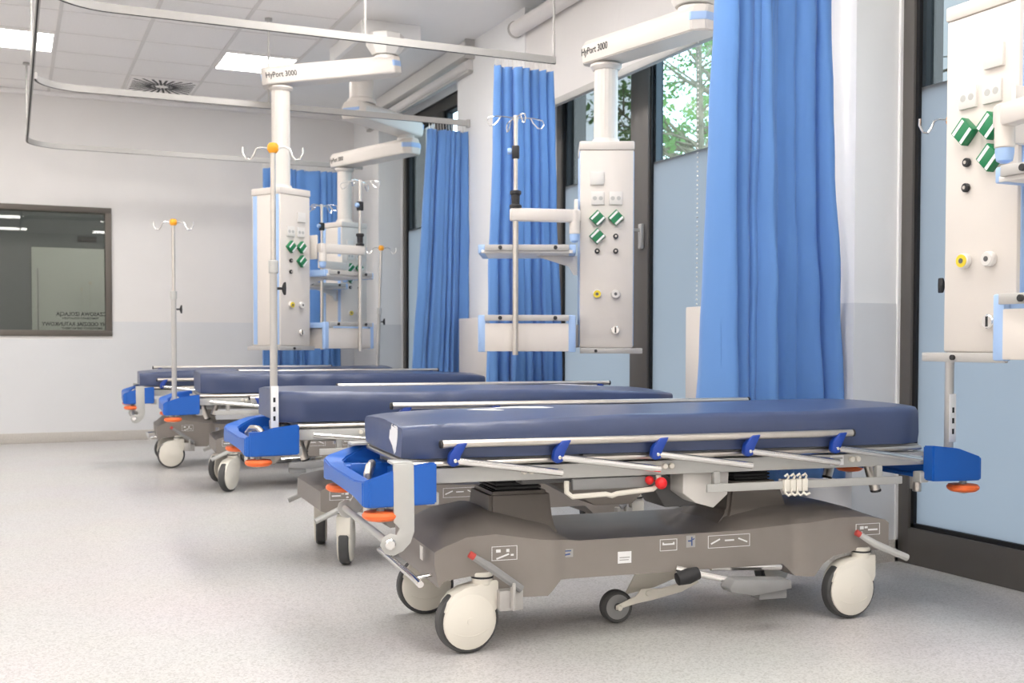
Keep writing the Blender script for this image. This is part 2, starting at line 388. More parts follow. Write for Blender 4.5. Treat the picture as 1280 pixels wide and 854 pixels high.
# boxed ceiling cover for the pendant mount
# ------------------------------------------------------------------ outside
b = new(); box(b, 3.95, 45, -25, 50, -.4, -.3); struct('ground_outside', b, M_GRASS)
def tree(x, y, h, rt_, seed, label, lean=(0, 0), n_leaf=1500, spread=2.2, low=.3):
    rnd = random.Random(seed)
    t = thing('tree', label, 'tree', (x, y, -.3), group='trees outside the windows')
    b = new(); tips = []
    trunk = [Vector((lean[0]*i/6+rnd.uniform(-.05, .05), lean[1]*i/6+rnd.uniform(-.05, .05), h*.8*i/6)) for i in range(7)]
    tube(b, trunk, [rt_*(1-.11*i) for i in range(7)], 10); obj('trunk', b, M_BARK, t)
    b = new()
    for k in range(26):
        f = rnd.uniform(low, .98); i = min(5, int(f*6)); p = trunk[i].lerp(trunk[i+1], f*6-i); a = rnd.uniform(0, 6.28)
        L = spread*rnd.uniform(.6, 1.1); d = Vector((math.cos(a), math.sin(a), rnd.uniform(.1, .9))).normalized()
        pts = [p]; r0 = rt_*(.34-.2*f)
        for s in range(4):
            d = (d+Vector((rnd.uniform(-.35, .35), rnd.uniform(-.35, .35), rnd.uniform(-.25, .3)))).normalized(); pts.append(pts[-1]+d*L/4)
            if s > 0:
                for q in range(3):
                    e = (d+Vector((rnd.uniform(-1, 1), rnd.uniform(-1, 1), rnd.uniform(-.7, .7)))).normalized()
                    p2 = [pts[-1], pts[-1]+e*L*.14, pts[-1]+(e+Vector((0, 0, -.15)))*L*.3]; tube(b, p2, [r0*.3, r0*.2, r0*.1], 5); tips.append((p2[1], p2[2]))
        tube(b, pts, [r0*(1-.2*s) for s in range(5)], 6)
    obj('branches', b, M_BARK, t)
    b = new()
    for k in range(n_leaf):
        a, c = rnd.choice(tips); p = a.lerp(c, rnd.uniform(.1, 1.2))+Vector((rnd.gauss(0, .09), rnd.gauss(0, .09), rnd.gauss(0, .09)))
        s = rnd.uniform(.035, .07); q = Vector((rnd.gauss(0, 1), rnd.gauss(0, 1), rnd.gauss(0, 1))).normalized(); u = q.orthogonal().normalized(); v = q.cross(u)
        vs = [b.verts.new(p+u*s), b.verts.new(p+v*s*.5+q*s*.12), b.verts.new(p-u*s), b.verts.new(p-v*s*.5+q*s*.12)]
        b.faces.new((vs[0], vs[1], vs[2])); b.faces.new((vs[0], vs[2], vs[3]))
    f = obj('foliage', b, M_LEAF, t, 180); f['kind'] = 'stuff'
    return t
tree(10.7, 15.2, 8.0, .34, 3, 'tree with a stout trunk seen through the clear pane beside the long curtain', n_leaf=6500, spread=2.1, low=.42)
tree(6.35, 9.55, 6.2, .07, 8, 'thin young tree standing in front of the stout trunk outside the middle window', n_leaf=900, spread=1.1, low=.4)
tree(16.0, 22.6, 9.5, .15, 12, 'slender tree far behind the stout trunk outside the middle window', n_leaf=4500, spread=2.9, low=.3)
tree(8.6, 5.6, 8.0, .16, 21, 'tree outside the nearest window, seen above the right hand pendant', n_leaf=1800, spread=1.9, low=.4)

# ------------------------------------------------------------------ curtain rails
ZT = 2.79
def rail(name, pts, rods, label, group=None, ends=()):
    t = thing(name, label, 'curtain rail', (pts[0][0], pts[0][1], ZT), group=group); ox, oy = pts[0][0], pts[0][1]
    b = new()
    P = [Vector((p[0]-ox, p[1]-oy, 0)) for p in pts]
    # channel section swept along the path
    L = []
    for i, p in enumerate(P):
        d = (P[min(i+1, len(P)-1)]-P[max(i-1, 0)]).normalized(); n = Vector((-d.y, d.x, 0))*.012; L.append((p+n, p-n))
    for (a, c), (e, f) in zip(L, L[1:]):
        h = Vector((0, 0, .022))
        vs = [b.verts.new(q) for q in (a-h, c-h, c+h, a+h, e-h, f-h, f+h, e+h)]
        for q in ((0, 1, 5, 4), (1, 2, 6, 5), (2, 3, 7, 6), (3, 0, 4, 7)): b.faces.new([vs[k] for k in q])
    for (a, c) in (L[0], L[-1]):
        h = Vector((0, 0, .022)); vs = [b.verts.new(q) for q in (a-h, c-h, c+h, a+h)]; b.faces.new(vs)
    bmesh.ops.remove_doubles(b, verts=b.verts, dist=.0005); bmesh.ops.recalc_face_normals(b, faces=b.faces)
    obj('channel', b, M_ALU, t)
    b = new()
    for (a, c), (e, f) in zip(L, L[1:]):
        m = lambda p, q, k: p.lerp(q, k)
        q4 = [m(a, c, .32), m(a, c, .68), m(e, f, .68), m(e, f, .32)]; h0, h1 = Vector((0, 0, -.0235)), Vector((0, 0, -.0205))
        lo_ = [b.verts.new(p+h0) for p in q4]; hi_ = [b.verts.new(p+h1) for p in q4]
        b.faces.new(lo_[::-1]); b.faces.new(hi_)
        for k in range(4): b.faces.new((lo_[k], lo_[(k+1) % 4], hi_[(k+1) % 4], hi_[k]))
    bmesh.ops.recalc_face_normals(b, faces=b.faces); obj('slot_shade_strip', b, M_GASKET, t)  # black strip: the glide slot, and painted shade for the backlit underside
    for (x, y) in rods:
        b = new(); cyl(b, (x-ox, y-oy, .02), (x-ox, y-oy, ZC-ZT-.004), .0085); cyl(b, (x-ox, y-oy, ZC-ZT-.02), (x-ox, y-oy, ZC-ZT-.004), .028); obj('hanger_rod', b, M_ALU, t)
    for (x, y) in ends:
        obj('end_bracket', box(new(), x-ox-.025, x-ox, y-oy-.022, y-oy+.022, -.035, .03, .003), M_ALU, t)
    return t
def corner(xc, yc, r, a0, a1, n=10): return [(xc+r*math.cos(R(a0+(a1-a0)*i/n)), yc+r*math.sin(R(a0+(a1-a0)*i/n))) for i in range(n+1)]
XR = .165; YT1, YT2, YT3 = 6.40, 8.52, 11.10
YT0 = 4.03
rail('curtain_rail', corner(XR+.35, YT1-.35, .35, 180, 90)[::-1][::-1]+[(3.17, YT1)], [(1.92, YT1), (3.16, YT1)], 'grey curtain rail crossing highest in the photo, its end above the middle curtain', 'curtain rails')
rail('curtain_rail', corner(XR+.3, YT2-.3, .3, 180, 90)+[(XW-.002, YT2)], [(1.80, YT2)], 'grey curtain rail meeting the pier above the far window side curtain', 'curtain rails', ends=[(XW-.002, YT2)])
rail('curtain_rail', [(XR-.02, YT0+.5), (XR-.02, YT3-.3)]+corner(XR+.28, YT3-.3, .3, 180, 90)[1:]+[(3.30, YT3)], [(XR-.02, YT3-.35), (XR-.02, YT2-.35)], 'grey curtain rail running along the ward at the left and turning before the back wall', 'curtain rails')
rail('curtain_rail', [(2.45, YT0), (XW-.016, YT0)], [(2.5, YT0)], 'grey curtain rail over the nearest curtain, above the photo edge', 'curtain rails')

# ------------------------------------------------------------------ curtains
def curtain(x0t, x1t, x0b, x1b, y, zb, label, folds, seed, amp=.045, hooks=True, skirt=0, ztop=None):
    rnd = random.Random(seed); zt = ztop or ZT-.065
    t = thing('curtain', label, 'curtain', (x0t, y, zt), group='blue cubicle curtains')
    N, Z = folds*14, 26
    ph = [rnd.uniform(-.9, .9) for _ in range(folds+2)]; am = [rnd.choice((.35, .7, 1.0, 1.35))*rnd.uniform(.8, 1.2) for _ in range(folds+2)]; wd = [rnd.choice((.55, .9, 1.5))*rnd.uniform(.8, 1.2) for _ in range(folds)]
    cum = [0]
    for q in wd: cum.append(cum[-1]+q)
    b = new(); g = []
    for j in range(Z+1):
        f = j/Z; z = -f*(zt-zb); row = []
        for i in range(N+1):
            s = i/N*folds; k = min(folds-1, int(s)); u = s-k
            a = am[k]*(1-u)+am[k+1]*u
            X = (cum[k]+(cum[k+1]-cum[k])*u)/cum[-1]
            x = (x0t+(x1t-x0t)*X)*(1-f**1.2)+(x0b+(x1b-x0b)*X)*f**1.2
            wob = .8+.35*noise.noise(Vector((s*.6, f*2.2, seed)))
            fold = math.sin(2*math.pi*u+ph[k]*(1-u)+ph[k+1]*u+.9*f*noise.noise(Vector((k*1.7, f*1.4, seed+5))))
            sharp = math.copysign(abs(fold)**.75, fold)+.35*math.sin(4*math.pi*u+k*2.1)*(.3+f)
            yy = amp*a*sharp*(.5+.75*f)*wob + .014*noise.noise(Vector((x*9, f*9, seed)))+.05*f*noise.noise(Vector((x*3.3, f*2.0, seed+3)))
            x += .024*math.cos(2*math.pi*u)*a*(.6+f*.6) + .02*f*noise.noise(Vector((s*.35, f*3, seed+9)))
            zz = z - (0 if j else .012*abs(math.sin(math.pi*s*1.0)))
            row.append(b.verts.new((x-x0t, yy, zz)))
        g.append(row)
    for A, B in zip(g, g[1:]):
        for i in range(N): b.faces.new((A[i], A[i+1], B[i+1], B[i]))
    bmesh.ops.recalc_face_normals(b, faces=b.faces)
    o = obj('cloth', b, M_CURT, t, 180)
    md = o.modifiers.new('hem', 'SOLIDIFY'); md.thickness = .0022; md.offset = 0
    if hooks:
        for k in range(folds*2):
            hx = (x1t-x0t)*(k+.4)/(folds*2)
            b = new(); tube(b, [(hx, 0, .045), (hx, 0, .02), (hx+.004, .003, .0), (hx, 0, -.02)], .0022, 6); obj('hook', b, M_WHITE, t)
    return t
curtain(2.78, 3.35, 2.70, 3.43, YT0, .39, 'blue cubicle curtain nearest the camera, tall and reaching above the photo', 8, 3, .075)
curtain(2.745, 3.155, 2.685, 3.235, YT1, .42, 'blue cubicle curtain behind the hanging pole and drawer of the middle pendant', 7, 11, .06)
curtain(3.08, 3.42, 2.93, 3.42, YT2, .42, 'blue cubicle curtain between the far window and the pier, behind the second pendants', 7, 17, .055)
curtain(2.265, 3.02, 2.255, 3.03, YT3, .42, 'blue cubicle curtain hanging along the back wall behind the two far pendants', 9, 23, .05)

# ------------------------------------------------------------------ roller blinds, radiator covers
def blind(y0, y1, drop, label, cassette=False):
    t = thing('roller_blind', label, 'blind', (3.42, (y0+y1)/2, 3.3))
    h = (y1-y0)/2
    if cassette:
        b = new(); box(b, -.055, .06, -h, h, .02, .14, .008); obj('cassette', b, M_WHITE, t)
        for s in (-1, 1):
            b = new(); box(b, -.062, .062, s*h-.01, s*h+.01, -.01, .146, .006); obj('end_cap', b, M_ALU, t)
        b = new(); cyl(b, (-.005, -h+.03, -.05), (-.005, h-.03, -.05), .042, 20); obj('cloth_roll', b, M_BLIND, t, 40)
        b = new(); box(b, -.025, .02, -h+.02, h-.02, -.115, -.09, .006); obj('bottom_bar', b, M_ALU, t)
    else:
        b = new(); cyl(b, (-.02, -h, -.005), (-.02, h, -.005), .056, 24); obj('cloth_roll', b, M_BLIND, t, 40)
        for s in (-1, 1):
            b = new(); cyl(b, (-.02, s*h-.012, -.005), (-.02, s*h+.012, -.005), .062, 24); obj('end_cap', b, M_ALU, t)
        b = new(); box(b, .030, .033, -h+.02, h-.02, -drop, 0); obj('cloth', b, M_BLIND, t)
        b = new(); box(b, .012, .052, -h+.02, h-.02, -drop-.045, -drop, .003); obj('bottom_bar', b, M_ALU, t)
    return t
bm_ = blind(5.05, 7.52, .62, 'white roller blind pulled partway down over the middle window')
bl = blind(8.42, 11.3, 0, 'white roller blind rolled up in its cassette at the far window', True)
b = new()
for k in range(95): ball(b, (-.06, -1.22, -.06-.0245*k), .0055, 6)
obj('bead_chain', b, M_WHITE, bm_)['kind'] = 'stuff'
def wall_panel(y0, y1, label):
    t = thing('wall_panel', label, 'panel', (3.36, (y0+y1)/2, .62)); h = (y1-y0)/2
    obj('face', box(new(), -.06, .02, -h, h, -.5, .57, .006), M_CREAM, t)
    obj('mounting_plate', box(new(), .02, .078, -h+.1, h-.1, -.3, .4, .004), M_WHITE, t)
wall_panel(7.62, 8.40, 'plain cream wall panel on the pier between the two blue curtains')
wall_panel(4.25, 5.08, 'plain cream wall panel on the pier half hidden by the nearest curtain')

# ------------------------------------------------------------------ ceiling pendants
KP = 1.18
def pendant(x, y, phi, side, zbot, arm, label, upper=None, tilt=0.0, zarm=2.63, up_to=ZC):
    """local x along the front (viewer's right), y away from the viewer; origin under the head"""
    t = thing('ceiling_pendant', label, 'pendant', (x, y, zbot), phi, 'ceiling supply pendants')
    W, D, Hh = .15, .30, 1.0*KP
    k = KP
    b = new(); box(b, -W, W, 0, D, .02, Hh-.05, .008); head = obj('head', b, M_CREAM, t)
    b = new(); box(b, -W-.004, W+.004, -.004, D+.004, Hh-.05, Hh, .008)
    lathe(b, [(.11, 0), (.085, .012), (.075, .035)], Matrix.Translation((0, D/2, Hh-.002)), 24); obj('top_cap', b, M_CREAM, t)
    for sx in (-1, 1):
        for yy in (.035, D-.035):
            obj('trim_strip', box(new(), sx*W-.004, sx*W+.004, yy-.02, yy+.02, .03, Hh-.055, .002), M_PBLUE, t)
    # column up to the arm, fluted
    ztop = zarm-zbot
    b = new(); N = 40; t2 = bmesh.new(); ra = []
    for zz in (Hh, ztop-.03):
        ra.append([t2.verts.new(((.066+(.0022 if q % 2 else 0))*math.cos(2*math.pi*q/N), D/2+(.066+(.0022 if q % 2 else 0))*math.sin(2*math.pi*q/N), zz)) for q in range(N)])
    for q in range(N): t2.faces.new((ra[0][q], ra[0][(q+1) % N], ra[1][(q+1) % N], ra[1][q]))
    merge(b, t2)
    obj('column', b, M_CREAM, t, 20)
    b = new(); lathe(b, [(.075, -.03), (.09, -.012), (.09, 0)], Matrix.Translation((0, D/2, ztop-.012)), 28); obj('column_collar', b, M_CREAM, t)
    # lower arm towards the pivot (given in world terms)
    inv = Matrix.Rotation(-phi, 4, 'Z')
    d = inv @ Vector((arm[0]-x, arm[1]-y, 0)); base = Vector((0, D/2, 0)); d = d-base
    L = d.length; ang = math.atan2(d.y, d.x)
    def arm_mesh(nm, o, a, L, z0, h, w, over, tl, m=M_CREAM):
        M = Matrix.Translation(o+Vector((0, 0, z0))) @ Matrix.Rotation(a, 4, 'Z') @ Matrix.Rotation(-tl, 4, 'Y')
        b = new(); x0, x1 = -over, L+over; c = .035
        poly = [(x0, -w+c), (x0+c, -w), (x1-c*1.6, -w), (x1, -w+c*1.6), (x1, w-c*1.6), (x1-c*1.6, w), (x0+c, w), (x0, w-c)]
        t3 = bmesh.new(); rows = []
        for zz, k2 in ((0, .90), (h*.25, 1), (h*.72, 1), (h, .72)):
            rows.append([t3.verts.new((px if abs(px-x0) > .1 and abs(px-x1) > .1 else px*(1), py*k2, zz)) for px, py in poly])
        t3.faces.new(rows[0][::-1]); t3.faces.new(rows[-1])
        for A, B in zip(rows, rows[1:]):
            for q in range(len(A)): t3.faces.new((A[q], A[(q+1) % len(A)], B[(q+1) % len(A)], B[q]))
        bmesh.ops.recalc_face_normals(t3, faces=t3.faces); bmesh.ops.bevel(t3, geom=list(t3.edges), offset=.006, segments=2, affect='EDGES')
        merge(b, t3, M); o2 = obj(nm, b, m, t)
        e_ = .002; b = new(); prism(b, [(x1-c*1.6-.012, -w-e_), (x1-c*1.6+e_, -w-e_), (x1+e_, -w+c*1.6-e_), (x1+e_, w-c*1.6+e_), (x1-c*1.6+e_, w+e_), (x1-c*1.6-.012, w+e_)], 'xy', h*.40, h*.70, .001, M); s = obj('end_stripe', b, M_PBLUE, o2)
        b = new(); box(b, x0-.003, x0+.003, -w+c*1.1, w-c*1.1, h*.45, h*.62, .001, M); obj('end_stripe', b, M_PBLUE, o2)
        return o2, M
    o2, MA = arm_mesh('lower_arm', base, ang, L, ztop, .135, .10, .13, tilt)
    for sg in (-1, 1):
        Mt = MA @ Matrix.Translation((-.10 if sg < 0 else .13, sg*.1012, .045)) @ Matrix.Rotation(R(90), 4, 'X')
        if sg > 0: Mt = MA @ Matrix.Translation((.13, .1012, .045)) @ Matrix.Rotation(R(180), 4, 'Z') @ Matrix.Rotation(R(90), 4, 'X')
        text_mesh('lettering', 'HyPort 3000', .056, M_TEXT, o2, Mt, width=.225)
    piv = base+d; zp = ztop+.135+math.sin(tilt)*L
    b = new(); lathe(b, [(.085, -.005), (.085, .02), (.07, .03), (.07, .05)], Matrix.Translation(piv+Vector((0, 0, zp-.01))), 28); obj('pivot_joint', b, M_WHITE, t)
    if upper:
        d2 = inv @ Vector((upper[0]-x, upper[1]-y, 0))-piv; zu = zp+.04
        arm_mesh('upper_arm', piv+d2, math.atan2(-d2.y, -d2.x), d2.length, zu, .145, .12, .15, 0)
        b = new(); lathe(b, [(.12, -.0), (.12, .03), (.10, .045), (.10, up_to-zbot-zu-.145)], Matrix.Translation(piv+d2+Vector((0, 0, zu+.145))), 28); obj('ceiling_column', b, M_CREAM, t)
    else:
        b = new(); lathe(b, [(.10, 0), (.12, .03), (.12, .12), (.10, .14), (.10, up_to-zbot-zp-.02)] if up_to-zbot-zp > .3 else [(.10, 0), (.145, .07), (.145, up_to-zbot-zp-.03), (.13, up_to-zbot-zp-.02)], Matrix.Translation(piv+Vector((0, 0, zp+.02))), 8 if up_to-zbot-zp < .6 else 28); obj('ceiling_column', b, M_WHITE, t)
    # outlets on the front face (y=0, facing -y)
    def F(nm, x0, x1, z0, z1, dp, m, par=t, bev=.002, M=None): return obj(nm, box(new(), x0, x1, -dp, .002, z0, z1, bev, M), m, par)
    zt = Hh; s = -side     # s=+1: the shelf hangs on the viewer's left
    F('cover_plate', (-.047*s-.033)*k, (-.047*s+.033)*k, zt-.208*k, zt-.146*k, .012, M_WHITE)
    for xx in (-.043, .042):
        p = F('power_socket', (xx-.031)*k, (xx+.031)*k, zt-.302*k, zt-.240*k, .010, M_WHITE)
        for q in (-.014, .014):
            b = new(); cyl(b, ((xx+q)*k, -.0106, zt-.272*k), ((xx+q)*k, -.0085, zt-.272*k), .010*k, 12); obj('socket_face', b, M_PAINTGREY, p)
    for (xx, zz) in ((-.045, -.367), (.043, -.365), (-.045*s, -.452)):
        M = Matrix.Translation((xx*k, 0, zt+zz*k)) @ Matrix.Rotation(R(45), 4, 'Y')
        g = F('gas_plug', -.028*k, .028*k, -.028*k, .028*k, .030, M_GREEN, bev=.003, M=M)
        for q in (-.0165, .0205):
            obj('label_strip', box(new(), (q-.005)*k, (q+.005)*k, -.0312, -.029, -.025*k, .025*k, 0, M), M_MARK, g)
    for (xx, zz) in ((.043*s, -.452), (-.045, -.522), (.043, -.522)):
        if side > 0 and (xx, zz) == (.043, -.522): continue
        b = new(); cyl(b, (xx*k, .0, zt+zz*k), (xx*k, -.014, zt+zz*k), .0125*k, 14, .002); q = obj('bolt_outlet', b, M_BLACK, t)
        b = new(); cyl(b, (xx*k, -.013, zt+zz*k), (xx*k, -.017, zt+zz*k), .005*k, 10); obj('pin', b, M_STEEL, q)
    for (xx, m) in ((-.045, M_YELLOW), (.043, M_WHITE)):
        b = new(); cyl(b, (xx*k, .0, zt-.727*k), (xx*k, -.022, zt-.727*k), .021*k, 18, .003); q = obj('gas_outlet', b, M_WHITE, t)
        b = new(); lathe(b, [(.018*k, 0), (.018*k, .003), (.008*k, .003)], axis((xx*k, -.022, zt-.727*k), (0, -1, 0)), 18); obj('ring', b, m, q)
        b = new(); cyl(b, (xx*k, -.02, zt-.727*k), (xx*k, -.0265, zt-.727*k), .0075*k, 12); obj('bore', b, M_DGREY, q)
    b = new(); cyl(b, (.043*k, .0, zt-.898*k), (.043*k, -.018, zt-.898*k), .020*k, 18, .003); q = obj('ground_outlet', b, M_CHROME, t)
    b = new(); box(b, .043*k-.004, .043*k+.004, -.0195, -.017, zt-.912*k, zt-.884*k, M=None); obj('slot', b, M_BLACK, q)
    # bottom tray with a rail
    b = new(); box(b, -W+.01, W-.01, .01, D-.01, -.0, .03, .003); obj('bottom_plate', b, M_WHITE, t)
    x0, x1 = (-W-.0, W+.05) if side < 0 else (-W-.05, W)
    b = new(); box(b, x0, x1, -.045, -.03, -.012, .018, .002); box(b, x0, x0+.012, -.04, D, -.012, .018, .002) if side > 0 else box(b, x1-.012, x1, -.04, D, -.012, .018, .002)
    for q in (-.09, .09): box(b, q-.01, q+.01, -.035, .02, -.006, .012, .001)
    rl = obj('bottom_rail', b, M_ALU, t)
    for q in (-.06,):
        b = new(); cyl(b, (q, -.045, .003), (q, -.054, .003), .009, 12); obj('stop_knob', b, M_BLACK, rl)
    # shelf and drawer on one side
    xa, xb = (-.60*k, -.155*k) if side < 0 else (.155*k, .60*k)
    yf, yr = -.13, .27; zs = (1.435-.95)*k-.0; 
    def rail_bar(par, zc):
        b = new(); box(b, xa+.03, xb-.03, yf-.016, yf, zc-.0165, zc+.0165, .002); q = obj('front_rail', b, M_CREAM if False else M_ALU, par)
        for f in (.22, .80):
            xx = xa+(xb-xa)*f; b = new(); cyl(b, (xx, yf-.012, zc), (xx, yf-.026, zc), .011, 14, .002); obj('stop_knob', b, M_BLACK, q)
    b = new(); box(b, xa+.01, xb-.01, yf, yr, zs-.03, zs-.012, .003); sh = obj('shelf', b, M_WHITE, t); rail_bar(sh, zs)
    for (u0, u1) in ((xa-.008, xa+.03), (xb-.03, xb+.008)):
        b = new(); box(b, u0, u1, yf+.004, yr, zs-.032, zs+.018, .006); obj('side_guard', b, M_PBLUE, sh)
    xi = xb if side < 0 else xa; sg = -1 if side < 0 else 1
    b = new(); prism(b, [(xi+sg*.22, zs-.03), (xi-sg*.02, zs-.03), (xi-sg*.02, zs-.14), (xi+sg*.0, zs-.14), (xi+sg*.03, zs-.09)], 'xz', .06, .085, .003); obj('shelf_bracket', b, M_WHITE, sh)
    zd0, zd1 = (.985-.95)*k, (1.118-.95)*k
    zd0 = .0; zd1 = .185
    b = new(); box(b, xa+.03, xb-.03, yf+.002, yr, zd0, zd1-.03, .004); dr = obj('drawer', b, M_CREAM, t); rail_bar(dr, zd1)
    for (u0, u1) in ((xa-.008, xa+.036), (xb-.036, xb+.008)):
        b = new(); box(b, u0, u1, yf+.003, yf+.035, zd0-.004, zd1+.016, .006); box(b, u0, u1, yf+.02, yr, zd1-.03, zd1+.01, .004); obj('corner_post', b, M_PBLUE, dr)
    b = new(); box(b, min(xi, xi-sg*.03), max(xi, xi-sg*.03), .05, .2, .02, .15, .003); obj('drawer_bracket', b, M_ALU, dr)
    # swing arm with an infusion pole
    zp2 = .635*k; xj = xi+sg*.0
    pj = Vector((xj, -.095, zp2)); pe = Vector((xi+sg*.275*k, -.175, zp2))
    b = new(); cyl(b, pj+Vector((0, 0, .035)), pj+Vector((0, 0, -.10)), .030, 20, .004); sw = obj('swing_arm', b, M_CREAM, t)
    dd = (pe-pj); M = Matrix.Translation(pj) @ Matrix.Rotation(math.atan2(dd.y, dd.x), 4, 'Z')
    b = new(); box(b, -.03, dd.length+.03, -.026, .026, -.035, .035, .010, M); obj('arm_beam', b, M_CREAM, sw)
    b = new(); lathe(b, [(.012, -.045), (.024, -.038), (.028, -.012), (.028, 0)], Matrix.Translation(pj+Vector((0, 0, -.10))), 18); obj('end_cap', b, M_PBLUE, sw)
    b = new(); box(b, min(xi-sg*.02, xi+sg*.0), max(xi-sg*.02, xi), -.05, .05, zp2-.08, zp2+.10, .004); obj('wall_bracket', b, M_CREAM, sw)
    px, py = pe.x, pe.y
    b = new(); cyl(b, (px, py, -.02), (px, py, zp2+.10), .0155, 16, .002); po = obj('infusion_pole', b, M_STEEL, t)
    b = new(); cyl(b, (px, py, zp2+.08), (px, py, zp2+.53), .0115, 14, .002); obj('upper_tube', b, M_STEEL, po)
    b = new(); lathe(b, [(.033, 0), (.033, .014), (.022, .022), (.024, .07), (.031, .076), (.031, .092), (.02, .096)], Matrix.Translation((px, py, zp2+.036)), 20); obj('collar_nut', b, M_BLACK, po)
    b = new(); box(b, px-.02, px+.02, py-.02, py+.02, zp2+.305, zp2+.375, .006); c = obj('clamp', b, M_BLACK, po)
    b = new(); cyl(b, (px-.02, py, zp2+.345), (px-.045, py, zp2+.345), .018, 14, .004); obj('clamp_knob', b, M_PBLUE, c)
    zt2 = zp2+.525
    b = new(); cyl(b, (px, py, zt2-.02), (px, py, zt2+.015), .014, 14, .003); obj('hook_hub', b, M_STEEL, po)
    for q in range(4):
        a = R(20+90*q); c, s2 = math.cos(a), math.sin(a); b = new()
        pr = [(0, 0), (.06, .004), (.11, .004), (.155, -.005), (.165, -.025), (.15, -.05), (.125, -.045), (.10, -.02), (.085, .006)]
        tube(b, [(px+c*u, py+s2*u, zt2+v) for u, v in pr], .0036, 8); obj('bag_hook', b, M_CHROME, po)
    return t

